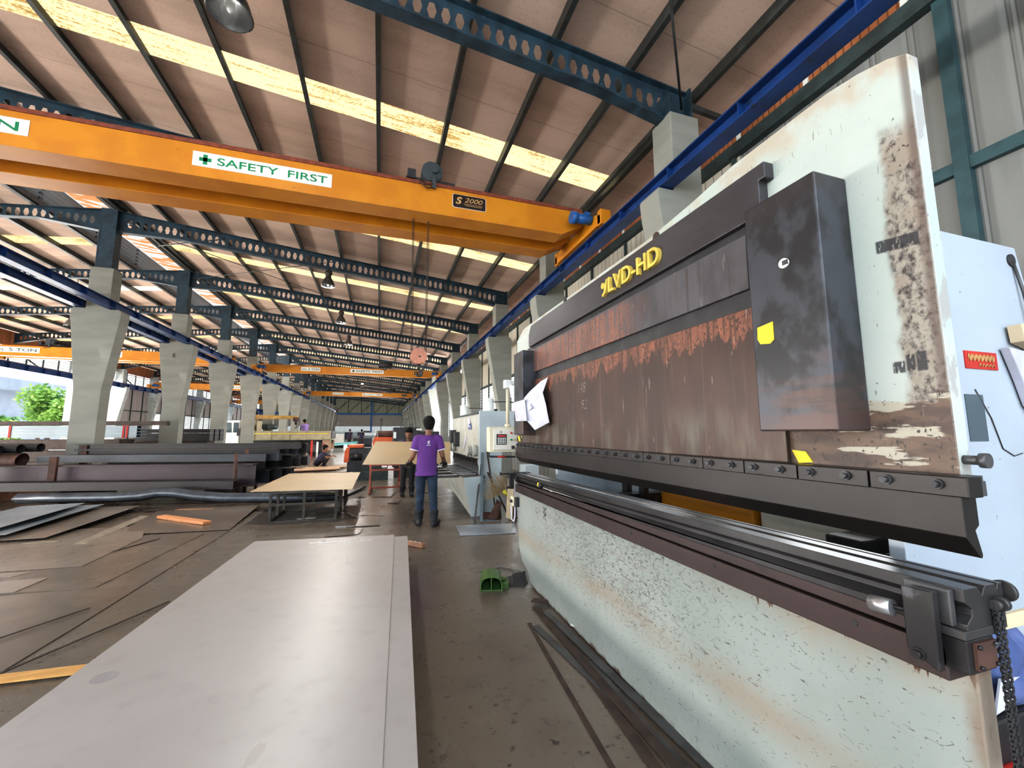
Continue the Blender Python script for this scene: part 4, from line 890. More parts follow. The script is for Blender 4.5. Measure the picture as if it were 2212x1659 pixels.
# strips on the floor along the bed
strips = [((1.20, 3.14), (1.42, 1.10), 'nearest the open floor'), ((1.32, 3.45), (1.30, 1.30), 'crossing under the others'), ((1.36, 3.30), (1.44, 1.5), 'pressed against the bed'), ((1.30, 2.70), (1.18, 1.15), 'second from the open floor'), ((1.36, 2.55), (1.27, 1.20), 'between the others near the camera')]
for i, (a, c, w) in enumerate(strips):
    b = MB(); z = .006 + .008 * (i % 3); b.bar((a[0], a[1], z), (c[0], c[1], z + .004), .055, .006); tag(b.build('metal_strip', m_rustd if i % 2 else m_greyst), 'thin steel strip on the floor along the press bed, ' + w, 'metal strip', 'steel strips along the press bed')
b = MB(); b.bar((1.17, 3.2, .004), (1.02, 1.55, .004), .03, .006); tag(b.build('metal_strip', m_rustd), 'narrow steel strip lying farthest out from the press bed', 'metal strip', 'steel strips along the press bed')
b = MB(); b.prism([(1.30, 3.50), (1.40, 3.40), (1.46, 3.48), (1.36, 3.58)], 'z', .03, .036); tag(b.build('metal_offcut', m_rustd), 'small bent brown plate on the far end of the strips by the bed', 'offcut')
b = MB(); b.prism([(1.43, 3.0), (1.47, 2.94), (1.50, 2.99), (1.46, 3.03)], 'z', .035, .04); tag(b.build('paper_scrap', m_white), 'small white paper scrap at the foot of the press bed', 'paper')
# ------------------------------------------------------------------ control pendant between the two machines
t = thing('control_pendant', 'beige control box with keypad hung from a pipe at the far end of the press', 'control box', (1.33, 4.45, 1.28))
b = MB(); b.box(1.165, 1.50, 4.42, 4.56, 1.275, 1.555); bx = b.build('enclosure', m_beige, t, .006)
b = MB(); b.box(1.205, 1.49, 4.405, 4.42, 1.30, 1.535); dr = b.build('door', m_cream, bx, .004)
b = MB(); b.box(1.24, 1.355, 4.397, 4.405, 1.36, 1.475); kp = b.build('keypad', m_black, bx)
b = MB(); b.box(1.255, 1.34, 4.394, 4.397, 1.448, 1.462); b.build('display', M('display_red', (.7, .04, .06)), kp)
b = MB()
for i in range(5):
    for j in range(4): b.box(1.252 + .02 * i, 1.264 + .02 * i, 4.393, 4.397, 1.37 + .018 * j, 1.381 + .018 * j)
b.build('key_grid', m_sign, kp)
for x, z, mt, nm in ((1.412, 1.488, m_redc, 'red_button'), (1.412, 1.412, m_green, 'green_button')):
    b = MB(); b.cyl((x, 4.392, z), (x, 4.406, z), .011, 14); b.build(nm, mt, bx)
b = MB(); b.box(1.415, 1.45, 4.395, 4.405, 1.31, 1.345); b.build('rocker_switch', m_black, bx)
b = MB(); b.cyl((1.455, 4.39, 1.41), (1.455, 4.406, 1.41), .009, 10); b.build('brass_key', m_gold, bx)
b = MB(); b.tube([(1.29, 4.40, 1.51), (1.283, 4.398, 1.50), (1.289, 4.398, 1.487), (1.298, 4.398, 1.497), (1.291, 4.40, 1.51)], .0025, 5); b.build('door_emblem', m_black, bx)
b = MB(); b.cyl((1.40, 4.5, 1.555), (1.40, 4.5, 2.03), .02, 14); b.cyl((1.40, 4.5, 1.555), (1.40, 4.5, 1.59), .035, 14); b.build('hanger_pipe', m_beige, t)
b = MB(); b.box(1.355, 1.44, 4.46, 4.54, 2.0, 2.10); b.box(1.38, 1.60, 4.47, 4.53, 2.04, 2.09); b.build('hanger_elbow', m_white, t, .01)
b = MB(); b.tube([(1.17, 4.47, 1.275), (1.17, 4.47, 1.235), (1.19, 4.47, 1.225), (1.30, 4.47, 1.222), (1.48, 4.47, 1.218)], .011, 8); b.build('cable', m_black, t); b = MB(); b.cyl((1.27, 4.47, 1.2225), (1.36, 4.47, 1.2215), .0118, 8); b.build('cable_tape', m_redc, t)
# ------------------------------------------------------------------ sheets in the foreground
def poly_plate(name, pts, z, th, mat, label, cat='steel sheet', group=None, zs=None, bevel=0):
    zs = zs or [z] * len(pts); n = len(pts); mb = MB()
    mb.add([(p[0], p[1], q) for p, q in zip(pts, zs)] + [(p[0], p[1], q + th) for p, q in zip(pts, zs)], [tuple(range(n))[::-1], tuple(range(n, 2 * n))] + [(i, (i + 1) % n, n + (i + 1) % n, n + i) for i in range(n)])
    return tag(mb.build(name, mat, None, bevel), label, cat, group)
s1 = poly_plate('steel_sheet', [(-1.62, -.6), (-1.298, 5.42), (.209, 5.224), (-.053, -.6)], .280, .004, m_sheetw, 'big pale grey steel sheet on top in the foreground, chalk marks at its far end')
poly_plate('steel_sheet', [(-1.5, -.6), (-1.25, 5.2), (.355, 5.153), (.058, -.6)], .272, .006, m_sheetw, 'pale steel sheet under the top foreground sheet, its right edge showing')
def scrawl(parent, segs, r=.0026):
    mb = MB()
    for s in segs: mb.tube(s, r, 4)
    mb.build('chalk_mark', m_sign, parent)
random.seed(3); segs = []
for j in range(13):
    x = -.62 + j * .045; y = 5.22 - .01 * j + random.uniform(-.02, .02); segs.append([(x, y, .2846), (x + random.uniform(.0, .04), y - random.uniform(.02, .08), .2846), (x + random.uniform(.02, .05), y - random.uniform(-.02, .05), .2846)])
for j in range(9):
    x = -.66 + j * .045; y = 5.03 + random.uniform(-.02, .02); segs.append([(x, y, .2846), (x + .03, y - random.uniform(.0, .06), .2846), (x + .045, y + .01, .2846)])
segs.append([(-.7, 5.14, .2846), (-.4, 5.10, .2846), (-.25, 5.12, .2846)])
scrawl(s1, segs)
m_stain = M('oil_stain', (.26, .25, .25), (.3, .29, .29), 9, .4)
for x, y, r_ in ((-1.27, 2.72, .055), (-1.1, 1.75, .045)):
    b = MB(); b.cyl((x, y, .2842), (x, y, .2846), r_, 24); b.build('oil_stain', m_stain, s1)
for y in (.3, 1.9, 3.4, 4.7):
    b = MB(); b.box(-1.3, .02, y, y + .1, 0, .272); tag(b.build('timber_bearer', m_wood2), 'timber bearer under the foreground sheets, %s from the camera' % ORD[[.3, 1.9, 3.4, 4.7].index(y)], 'timber', 'bearers under the foreground sheets')
pk = MB(); pk.bar((.28, 5.96, .03), (.60, 5.60, .03), .075, .05); o = tag(pk.build('timber_offcut', m_wood2, None, .004), 'short brown timber offcut poking out from the far right corner of the foreground sheets', 'timber')
b = MB()
for j in range(5): b.tube([(.34 + .05 * j - .008, 5.90 - .056 * j, .056), (.352 + .05 * j, 5.91 - .056 * j, .056), (.36 + .05 * j, 5.86 - .056 * j, .056)], .003, 4)
b.build('chalk_mark', m_sign, o)
# plates lying over the floor on the left
m_scrapt = M('scrap_tan', (.26, .22, .17), (.2, .165, .125), 5, .6)
m_fleg = M('frame_steel', (.05, .046, .038), (.03, .027, .022), 6, .5, .3)
FP = 'steel plates lying flat on the floor at the left'
def fplate(pts, z, mat, lab, zs=None, th=.005): return poly_plate('floor_plate', pts, z, th, mat, lab, 'steel plate', FP, zs)
fplate([(-2.27, 2.2), (-2.19, 4.27), (-2.14, 7.49), (-5.4, 7.6), (-5.4, 2.2)], .003, m_plate, 'largest dark steel plate flat on the floor left of the foreground sheets')
fplate([(-4.9, 5.35), (-3.13, 5.25), (-2.57, 5.18), (-2.43, 7.38), (-4.9, 7.4)], .009, m_plate, 'dark plate lying on the largest floor plate, its near right corner showing')
fplate([(-5.6, 6.15), (-3.12, 6.02), (-3.15, 7.3), (-3.5, 8.2), (-5.6, 8.4)], .016, m_plate2, 'paler plate topmost on the left floor plates with a bluish sheen')
fplate([(-4.6, 5.9), (-3.59, 5.81), (-3.5, 5.97), (-4.6, 6.08)], .012, m_plate2, 'narrow plate sticking out under the paler topmost floor plate')
fplate([(-4.6, 5.28), (-3.21, 5.26), (-3.2, 5.66), (-4.6, 5.7)], .0145, m_plate2, 'pale plate nearest the left edge of the picture on the floor')
fplate([(-3.66, 7.68), (-2.15, 7.52), (-2.24, 9.73), (-4.04, 10.3)], .03, m_plate, 'dark plate beside the frame table with the orange timber lying on it', [.012, .012, .07, .03])
fplate([(-5.9, 7.75), (-4.35, 7.54), (-4.30, 8.9), (-4.4, 10.0), (-6.2, 10.4)], .06, m_plate2, 'lowest of the three warped plates stacked at the left edge', [.02, .06, .10, .09, .03])
fplate([(-6.0, 7.9), (-4.88, 7.72), (-4.85, 8.9), (-5.0, 10.1), (-6.3, 10.4)], .1, m_plateb2, 'middle of the three warped plates stacked at the left edge', [.06, .10, .16, .13, .08])
fplate([(-6.1, 8.0), (-5.12, 7.85), (-5.05, 8.9), (-5.3, 10.1), (-6.4, 10.4)], .15, m_plateb2, 'top one of the three warped plates stacked at the left edge, brightest', [.12, .15, .21, .17, .12])
fplate([(-3.86, 7.20), (-3.70, 7.16), (-3.85, 9.15), (-4.03, 9.21)], .02, m_scrapt, 'pale narrow board strip along the warped plates')
fplate([(-4.54, 7.45), (-4.15, 7.35), (-4.10, 7.43), (-4.4, 7.55)], .022, m_scrapt, 'small pale offcut beside the lowest warped plate')
t = MB(); t.bar((-3.55, 8.78, .06), (-2.60, 7.98, .055), .13, .045); tag(t.build('orange_plank', m_plank, None, .004), 'short bright orange-brown timber plank lying on the dark floor plate', 'timber')
t = MB(); t.bar((-2.6, 3.52, .018), (-1.63, 3.46, .018), .10, .012); tag(t.build('timber_strip', M('timber_yellow', (.62, .36, .11), (.5, .27, .08), 6, .7, st=(1, 6, 6))), 'orange timber strip half under the left edge of the foreground sheets', 'timber')
for i, (a, c, w) in enumerate((((-2.6, 2.7), (-1.72, 4.55), .02), ((-3.3, 3.0), (-2.3, 4.6), .015), ((-3.15, 6.6), (-2.9, 7.2), .02), ((-4.2, 9.0), (-3.6, 9.6), .02))):
    b = MB(); b.bar((a[0], a[1], .02), (c[0], c[1], .02), w, .006); tag(b.build('metal_strip', m_rustd), 'thin dark steel strip on the left floor plates, ' + ['nearest the foreground sheets', 'nearest the left edge of the picture', 'between two overlapping plates', 'by the warped plates'][i], 'metal strip')
MF = 'scrap plates on the floor beyond the foreground sheets'
for i, (pts, w) in enumerate((([(-.38, 9.95), (-.28, 8.08), (.14, 7.9), (-.06, 9.89)], 'largest one, right of the frame table'), ([(-.46, 7.14), (-.27, 7.97), (.05, 7.89), (.05, 7.11)], 'squarish one in front of the largest'), ([(-.62, 8.8), (-.60, 10.02), (-.39, 9.95), (-.25, 7.86), (-.40, 7.91)], 'narrow one touching the frame table'), ([(-.57, 7.24), (-.19, 7.0), (-.24, 6.62), (-.71, 6.59)], 'one nearest the chalk-marked sheet'), ([(-.1, 10.2), (.3, 10.1), (.45, 11.0), (0, 11.2)], 'one under the red trestle'), ([(.2, 9.2), (.42, 9.1), (.5, 9.6), (.25, 9.7)], 'small one before the red trestle'))):
    poly_plate('scrap_plate', pts, .006 + .006 * (i % 3), .004, [m_plate2, m_plate][i % 2], 'brown scrap plate on the floor, ' + w, 'scrap plate', MF)
b = MB(); b.bar((-.67, 10.6, .02), (-.32, 11.75, .06), .05, .05); tag(b.build('angle_bar', m_black), 'dark steel angle on the floor between the frame table and the red trestle', 'angle bar')
b = MB(); b.bar((-.52, 8.3, .03), (-.30, 7.85, .01), .02, .01); b.bar((-.62, 7.2, .02), (-.2, 7.15, .01), .02, .01); tag(b.build('bent_strip', m_steelbright), 'shiny bent steel strip on the scrap plates by the frame table', 'metal strip')
poly_plate('floor_plate', [(1.21, 6.69), (2.16, 6.55), (1.97, 5.94), (1.16, 6.06)], .004, .01, m_plateb2, 'smooth grey steel plate on the floor between the two machines', 'steel plate')
# ------------------------------------------------------------------ frame table with the tan sheet
t = thing('frame_table', 'low dark welded steel frame table in the middle of the floor', 'table', (-1.18, 9.1, 0))
YS = (7.86, 8.42, 8.95, 9.85, 10.35)
for i, y in enumerate(YS):
    for x in ((-1.69, -.68)):
        b = MB(); b.box(x - .02, x + .02, y - .02, y + .02, 0, .512); b.build('leg', m_fleg, t)
for y in (YS[0], YS[2]):
    b = MB(); b.box(-1.20, -1.16, y - .02, y + .02, .03, .512); b.build('leg', m_fleg, t)
for z, nm in ((.02, 'bottom_rail'), (.30, 'middle_rail'), (.495, 'top_rail')):
    for y in ((YS[0], YS[2]) if nm == 'middle_rail' else (YS[0], YS[2], YS[4])):
        b = MB(); b.box(-1.69, -.68, y - .018, y + .018, z - .018, z + .018); b.build(nm, m_fleg, t)
    for x in (-1.69, -.68):
        if nm == 'middle_rail' and x < -1: continue
        b = MB(); b.box(x - .018, x + .018, YS[0], YS[-1] if nm == 'top_rail' else YS[2], z - .018, z + .018); b.build(nm, m_fleg, t)
poly_plate('steel_sheet', [(-2.03, 7.97), (-.42, 7.75), (-.42, 10.9), (-2.03, 11.11)], .514, .006, m_tan, 'tan steel sheet lying flat on the low frame table')
b = MB(); b.prism([(-1.33, 8.12), (-1.15, 7.98), (-1.02, 8.14), (-1.2, 8.16)], 'z', .002, .006); tag(b.build('paper_scrap', m_white), 'white scrap on the floor inside the frame table', 'paper')
# carried sheet
mb = MB(); P = [(-.26, 7.40, .955), (1.235, 7.40, .935), (1.51, 9.2, 1.275), (-.074, 9.2, 1.30)]
mb.add(P + [(x, y, z + .006) for x, y, z in P], [(0, 3, 2, 1), (4, 5, 6, 7), (0, 1, 5, 4), (1, 2, 6, 5), (2, 3, 7, 6), (3, 0, 4, 7)])
tag(mb.build('steel_sheet', m_tan), 'tan steel sheet held up at a slant by the two workers', 'steel sheet')
# red trestle
t = thing('trestle', 'red steel A-frame trestle behind the slanted tan sheet', 'trestle', (.18, 11.3, 0))
for x in (-.19, .55):
    for y, yt in ((10.68, 11.22), (11.92, 11.38)):
        b = MB(); b.bar((x, y, 0), (x, yt, .65), .045, .045); b.build('leg', m_trest, t)
    b = MB(); b.bar((x, 10.8, .14), (x, 11.8, .14), .04, .04); b.build('cross_brace', m_trest, t)
b = MB(); b.bar((-.24, 11.3, .66), (.60, 11.3, .66), .08, .05); b.build('top_beam', m_trest, t)
b = MB(); b.bar((-.19, 10.8, .14), (.55, 10.8, .14), .04, .04); b.build('lower_rail', m_trest, t); b = MB(); b.bar((-.19, 11.0, .55), (.55, 11.0, .55), .03, .04); b.build('upper_rail', m_trest, t)

# ------------------------------------------------------------------ guillotine shear beyond the press
sh = thing('guillotine_shear', 'worn pale blue and white guillotine shear beyond the press brake', 'shear', (1.9, 8.8, 0))
b = MB(); b.prism([(1.79, 1.9), (2.75, 1.9), (2.75, 1.15), (2.24, 1.12), (2.22, .5), (2.2, 0), (1.80, 0)], 'y', 7.56, 7.62); b.build('side_frame', m_shearb, sh, .006)
b = MB(); b.prism([(1.79, 1.88), (2.6, 1.88), (2.6, 0), (1.80, 0)], 'y', 10.36, 10.42); b.build('side_frame', m_shearb, sh, .006)
b = MB(); b.box(1.79, 1.85, 7.62, 10.36, .86, 1.84); b.build('ram', m_shearw, sh)
b = MB(); b.box(1.775, 2.1, 7.62, 10.38, 1.84, 1.875); b.build('top_cover', m_dgreen, sh)
b = MB(); b.box(1.765, 1.79, 7.66, 10.3, .86, .9); b.box(1.765, 1.79, 7.66, 10.3, .98, 1.0)
y = 7.7
while y < 10.3: b.box(1.76, 1.79, y - .008, y + .008, .86, 1.0); y += .13
b.build('hold_down_guard', m_darkst, sh)
b = MB(); b.box(1.80, 1.88, 7.62, 10.36, .745, .86); b.build('blade', m_black, sh)
b = MB(); b.box(1.47, 1.86, 7.38, 10.2, .66, .70); b.build('table', m_greyst, sh)
b = MB(); b.prism([(1.45, .685), (1.81, .70), (1.80, 0), (1.60, 0)], 'y', 7.33, 7.39); b.build('table_bracket', m_shearb, sh, .004)
b = MB(); b.add([(1.45, 7.36, .68), (1.45, 10.1, .66), (1.50, 9.95, .25), (1.53, 8.6, .24), (1.60, 7.36, .0), (1.49, 7.36, .68), (1.49, 10.1, .66), (1.54, 9.95, .25), (1.57, 8.6, .24), (1.64, 7.36, .0)], [(0, 1, 2, 3, 4), (5, 9, 8, 7, 6), (0, 5, 6, 1), (1, 6, 7, 2), (2, 7, 8, 3), (3, 8, 9, 4), (4, 9, 5, 0)]); b.build('apron', m_shearw, sh)
for i in range(4):
    y = 7.75 + .62 * i; b = MB(); b.box(1.0 + .05 * i, 1.5, y, y + .07, .65, .69); b.build('support_arm', m_greyst, sh)
for y, xx in ((7.75, 1.60), (10.05, 1.6)):
    b = MB(); b.cyl((xx + .08, y, 1.14), (xx + .19, y, 1.14), .11, 24); b.cyl((xx + .02, y, 1.14), (xx + .08, y, 1.14), .085, 24); b.cyl((xx - .01, y, 1.14), (xx + .02, y, 1.14), .1, 24); b.build('gauge_wheel', m_shearw, sh)
b = MB(); b.box(1.68, 1.80, 9.55, 9.78, 1.16, 1.50); b.box(1.66, 1.80, 10.0, 10.25, 1.1, 1.55); b.build('switch_cabinet', m_black, sh, .006)
for x, y, z, w in ((2.04, 7.85, 1.875, 'near'), (2.02, 10.15, 1.875, 'far')):
    b = MB(); b.lathe((x, y, z), [(.001, 0), (.125, 0), (.125, .025), (.11, .03), (.11, .25), (.114, .255), (.114, .275), (.10, .285), (.001, .285)], 28); cy = b.build('hydraulic_cylinder', m_white, sh)
    d = MB(); d.tube([(x + .1, y, z + .22), (x + .35, y - .1, z + .22), (x + .5, y - .2, z + .2)], .012, 6); d.cyl((x + .16, y + .02, z), (x + .16, y + .02, z + .08), .035, 10); d.build('hydraulic_pipe', m_black, cy)
sheetlet('paper_sheet', [(1.78, 8.35, 1.76), (1.78, 8.62, 1.80), (1.775, 8.55, 1.64), (1.775, 8.30, 1.58)], m_paper, 'white paper stuck near the top of the shear ram', 'paper')
sheetlet('paper_sheet', [(1.787, 8.7, 1.45), (1.785, 8.82, 1.40), (1.775, 9.05, 1.16), (1.78, 8.93, 1.15)], m_paper, 'narrow white paper hanging on the middle of the shear ram', 'paper')
sheetlet('paper_sheet', [(1.776, 8.25, 1.68), (1.776, 8.5, 1.66), (1.776, 8.48, 1.55), (1.776, 8.22, 1.55)], m_bluec, 'small blue picture sheet under the paper on the shear ram', 'paper')
# strips coming off the shear
random.seed(5)
for i in range(9):
    x = .95 + random.random() * .45; y = 9.6 + i * .38; b = MB(); b.bar((x - .25, y, .02 + .012 * (i % 4)), (x + .45, y + random.uniform(-.3, .3), .03 + .02 * (i % 3)), .07, .004)
    tag(b.build('offcut_strip', m_steelbright), 'shiny cut steel strip in the scatter on the floor left of the shear table', 'metal strip', 'cut strips on the floor by the shear')
for i in range(6):
    y = 7.75 + i * .33; b = MB(); b.bar((1.36, y + .1, .703), (1.78, y, .712), .05, .006)
    tag(b.build('offcut_strip', m_steelbright), 'bright steel offcut lying on the shear table', 'metal strip', 'offcuts on the shear table')
# things leaning between the machines
LN = 'bars leaning against the shear'
for i, (a, c, w, mt, lab) in enumerate((((1.68, 6.9, 0), (1.84, 7.5, 1.12), .05, m_galv, 'longest pale steel bar leaning against the near shear frame'), ((1.60, 7.05, 0), (1.82, 7.5, .9), .03, m_greyst, 'thin grey bar leaning leftmost against the near shear frame'), ((1.98, 7.0, 0), (1.93, 7.52, 1.15), .03, m_rustd, 'thin rusty bar leaning upright beside the pale bar'), ((2.2, 6.95, 0), (1.95, 7.53, .75), .035, m_rustd, 'short rusty bar leaning behind the broom'))):
    b = MB(); b.bar(a, c, w, .012); tag(b.build('leaning_bar', mt), lab, 'metal bar')
t = thing('broom', 'straw broom standing head up between the shear and the press', 'broom', (2.02, 6.9, .15))
b = MB(); random.seed(11)
for k in range(150):
    a = math.radians(random.uniform(95, 205)); r = random.uniform(.24, .40); yy = random.uniform(-.05, .05)
    p = Vector((2.10, 6.88, .47)); q = p + Vector((math.cos(a) * r, yy * 3, math.sin(a) * r * .9 + .02)); b.bar(p + Vector((0, yy * .3, 0)), q, .004, .004)
b.build('bristle', m_straw, t)['kind'] = 'stuff'
b = MB(); b.cyl((2.05, 6.88, .50), (2.14, 6.88, .42), .05, 12, .03); b.build('binding', m_strawy, t); b = MB(); b.cyl((2.12, 6.88, .44), (2.25, 6.95, .02), .014, 8); b.build('handle', m_wood2, t)
b = MB(); b.prism([(2.09, .06), (2.20, 0), (2.225, .66), (2.13, .70)], 'y', 6.80, 6.825); tag(b.build('beige_board', m_board), 'upright pale beige board standing by the far end of the press', 'board')
for i, (pts, y) in enumerate((([(1.80, .06), (1.96, .02), (2.05, .30), (1.92, .26)], 6.9), ([(1.95, 0), (2.08, 0), (2.06, .28), (1.99, .33)], 7.05), ([(2.20, 0), (2.34, 0), (2.33, .2), (2.22, .24)], 6.95), ([(1.75, 0), (2.0, 0), (1.95, .09), (1.78, .1)], 7.15))):
    b = MB(); b.prism(pts, 'y', y, y + .02); tag(b.build('rusty_plate', m_rust), 'rusty plate offcut in the heap under the broom, ' + ['pink triangular one in front', 'upright one in the middle', 'one behind the beige board', 'flat one at the back left'][i], 'offcut')
b = MB(); b.prism([(1.72, 6.95), (2.0, 6.85), (1.99, 6.91), (1.73, 7.0)], 'z', 0, .012); tag(b.build('floor_bar', m_galv), 'flat pale bar on the floor at the foot of the shear bracket', 'metal bar')
b = MB(); b.cyl((4.40, 14.5, 0), (4.40, 14.5, 6.2), .035, 10); b.cyl((4.40, 14.5, 3.6), (4.40, 14.5, 3.66), .045, 10); tag(b.build('gas_pipe', m_ylpipe), 'upright yellow pipe on the right wall beside a concrete column', 'pipe')
b = MB(); b.cyl((2.62, 6.9, .55), (2.62, 6.96, .55), .17, 26); b.cyl((2.62, 6.86, .55), (2.62, 6.9, .55), .09, 20)
for k in range(8): b.cyl((2.62 + .13 * math.cos(k * PI / 4), 6.885, .55 + .13 * math.sin(k * PI / 4)), (2.62 + .13 * math.cos(k * PI / 4), 6.9, .55 + .13 * math.sin(k * PI / 4)), .014, 8)
b.box(2.5, 2.75, 6.96, 7.3, 0, .9); tag(b.build('hydraulic_pump', m_shearb), 'round pale flange of a hydraulic pump seen between the two machines', 'pump')

# ------------------------------------------------------------------ stacked steel on the left
def hbeam(mb, p, q, h, w, tf=.02):
    p = Vector(p); q = Vector(q); z = Vector((0, 0, 1))
    mb.bar(p + z * (tf / 2), q + z * (tf / 2), w, tf); mb.bar(p + z * (h - tf / 2), q + z * (h - tf / 2), w, tf); mb.bar(p + z * h / 2, q + z * h / 2, .014, h - 2 * tf)
def beam(name, p, q, h, w, mat, lab, cat='steel beam', kind='h', group=None):
    b = MB()
    if kind == 'h': hbeam(b, p, q, h, w)
    elif kind == 'box': b.bar(Vector(p) + Vector((0, 0, h / 2)), Vector(q) + Vector((0, 0, h / 2)), w, h)
    elif kind == 'c':
        p = Vector(p); q = Vector(q); d = (q - p).normalized(); s = Vector((d.y, -d.x, 0)) * (w / 2); z = Vector((0, 0, 1))
        b.bar(p + s + z * h / 2, q + s + z * h / 2, .014, h); b.bar(p + z * .008, q + z * .008, w, .016); b.bar(p + z * (h - .008), q + z * (h - .008), w, .016)
    return tag(b.build(name, mat), lab, cat, group)
SG = 'steel sections stacked at the left'
def L(x, y0, s=-.25, x0=-7.0): return y0 + s * (x - x0)
beam('steel_angle', (-8.6, L(-8.6, 11.30), .32), (-2.85, L(-2.85, 11.30), .32), .17, .30, m_mill, 'front dark steel channel of the stack, lowest long one facing us', kind='c', group=SG)
beam('steel_beam', (-8.0, L(-8.0, 11.75), .315), (-2.62, L(-2.62, 11.75), .315), .485, .30, m_purp, 'deep purplish primed H-beam behind the front channel of the left stack', group=SG)
for j in range(2):
    beam('square_tube', (-7.35, L(-7.35, 12.2 + .17 * j), .83), (-2.5 + .25 * j, L(-2.5 + .25 * j, 12.2 + .17 * j), .83), .165, .155, m_bluest, 'blue grey square tube above the purplish beam, ' + ('nearer one' if j == 0 else 'farther one'), 'steel tube', 'box', SG)
for j in range(2):
    beam('steel_beam', (-6.9, L(-6.9, 12.7) , .95 + .145 * j), (-2.35 + .5 * j, L(-2.35 + .5 * j, 12.7), .95 + .145 * j), .143, .2, m_mill, 'dark H-beam on the back of the left stack, ' + ('lower one' if j == 0 else 'upper one'), group=SG)
for j in range(3):
    beam('steel_beam', (-6.5, L(-6.5, 12.25 + .28 * j), .32 + .0), (-2.45 + .22 * j, L(-2.45 + .22 * j, 12.25 + .28 * j), .32), .30, .22, m_mill if j else m_bluest, 'dark H-beam low inside the left stack with its end showing, ' + ORD[j] + ' from the front', group=SG)
    beam('steel_beam', (-6.2, L(-6.2, 12.65 + .28 * j), .62), (-2.65 + .25 * j, L(-2.65 + .25 * j, 12.65 + .28 * j), .62), .30, .22, m_mill, 'dark H-beam in the second layer of the left stack, ' + ORD[j] + ' from the front', group=SG)
for j in range(5):
    beam('steel_beam', (-6.0, 15.6 + .35 * j, .75 - .0 * j), (-3.35 + .22 * j, 14.9 + .35 * j, .75), .36, .25, m_bluest if j % 2 else m_mill, 'dark H-beam of the farther pile behind the left stack, ' + ORD[j] + ' from the front', group='steel sections in the farther pile')
    beam('square_tube', (-6.0, 15.6 + .35 * j, .35), (-3.25 + .22 * j, 14.85 + .35 * j, .35), .3, .25, m_mill, 'dark box section low in the farther pile, ' + ORD[j] + ' from the front', 'steel tube', 'box', 'steel sections in the farther pile')
for j, (x, y) in enumerate(((-6.4, 11.75), (-3.4, 11.0), (-5.0, 15.7), (-3.6, 15.3))):
    b = MB(); b.bar((x, y - (.55 if j < 2 else .3), .155), (x + .15, y + (1.1 if j < 2 else 1.6), .155), .2, .30); tag(b.build('timber_bearer', m_rustd), 'thick timber bearer under the stacked steel, ' + ['left one of the front stack', 'right one of the front stack', 'left one of the farther pile', 'right one of the farther pile'][j], 'timber')
for i, (x, y, z, w) in enumerate(((-2.98, 10.50, 1.04, 'tallest in front of the purplish beam'), (-3.0, 11.32, 1.12, 'second one, behind the square tubes'), (-2.95, 12.05, 1.16, 'short one by the back of the stack'), (-2.55, 12.3, 1.12, 'shortest at the back right'), (-6.62, 11.45, .99, 'at the left end of the square tubes'), (-6.75, 12.62, 1.2, 'beside the nearest concrete column'))):
    b = MB(); b.cyl((x, y, 0), (x, y, z), .035, 12) if i < 4 else b.box(x - .06, x + .06, y - .04, y + .04, 0, z); tag(b.build('stack_post', m_rust), 'rusty upright post holding the left stack, ' + w, 'post', 'posts of the left stack')
# bent duct lying in front
b = MB(); pts = [(-6.85, 10.98, .20), (-6.0, 10.72, .21), (-5.0, 10.4, .22), (-4.5, 10.23, .25), (-4.15, 10.12, .31), (-3.85, 10.03, .30), (-3.45, 9.9, .24), (-2.9, 9.74, .20), (-2.2, 9.56, .19), (-1.4, 9.42, .18), (-.8, 9.32, .17)]
b.tube(pts, .10, 4); tag(b.build('bent_box_section', M('box_section_grey', (.075, .09, .11), (.05, .06, .075), 5, .4, .3)), 'long bent blue grey box section lying on the floor before the left stack', 'box section')
# junk under and before the stack
random.seed(9)
for i in range(10):
    x = -7.8 + i * .55; b = MB(); yy = 10.62 - i * .145; l_ = random.uniform(.5, .8); b.bar((x + .3, yy, .03), (x + .3 + l_ * .9, yy - l_ * .25 + random.uniform(-.08, .05), .04), random.uniform(.06, .10), .03)
    tag(b.build('scrap_timber', [m_rustd, m_wood2, m_board][i % 3] if i % 3 != 2 or i > 6 else m_greyst), 'scrap timber or bar lying loose along the foot of the left stack', 'scrap', 'scraps along the foot of the left stack')
# pipes at the left edge
for i in range(4):
    x1 = -8.25 + .22 * i; y = 12.0 + .22 * i; z = 1.10 + .02 * i; b = MB()
    b.cyl((x1 - 3.0, y + .75, z), (x1, y, z), .10, 16, None, False); b.cyl((x1, y, z), (x1 - 3.0, y + .75, z), .088, 16, None, False)
    v = b; tag(b.build('steel_pipe', m_black), 'dark open steel pipe in the row at the left edge, %s from the left' % ORD[i], 'pipe', 'dark pipes at the left edge')
for i in range(3):
    x1 = -7.62 - .25 * i; y = 12.2 + .42 * i; z = .88; b = MB(); b.cyl((x1 - 2.6, y + .65, z), (x1, y, z), .14, 18, None, False); b.cyl((x1, y, z), (x1 - 2.6, y + .65, z), .125, 18, None, False)
    tag(b.build('steel_pipe', m_rust), 'thick rusty steel pipe under the dark pipes, %s from the front' % ORD[i], 'pipe', 'rusty pipes at the left edge')
for i in range(3):
    x1 = -7.6 - .3 * i; y = 12.15 + .42 * i; b = MB(); b.bar((x1 - 2.6, y + .65, .60), (x1, y, .60), .28, .26); tag(b.build('rusty_billet', m_rustd), 'rusty square billet under the rusty pipes, %s from the front' % ORD[i], 'billet', 'billets under the rusty pipes')
for i, x in enumerate((-9.6, -8.1)):
    b = MB(); b.bar((x, 12.0, .235), (x + .3, 13.6, .235), .2, .47); tag(b.build('timber_bearer', m_wood2), 'timber bearer under the rusty billets, ' + ('left one' if i == 0 else 'right one'), 'timber')
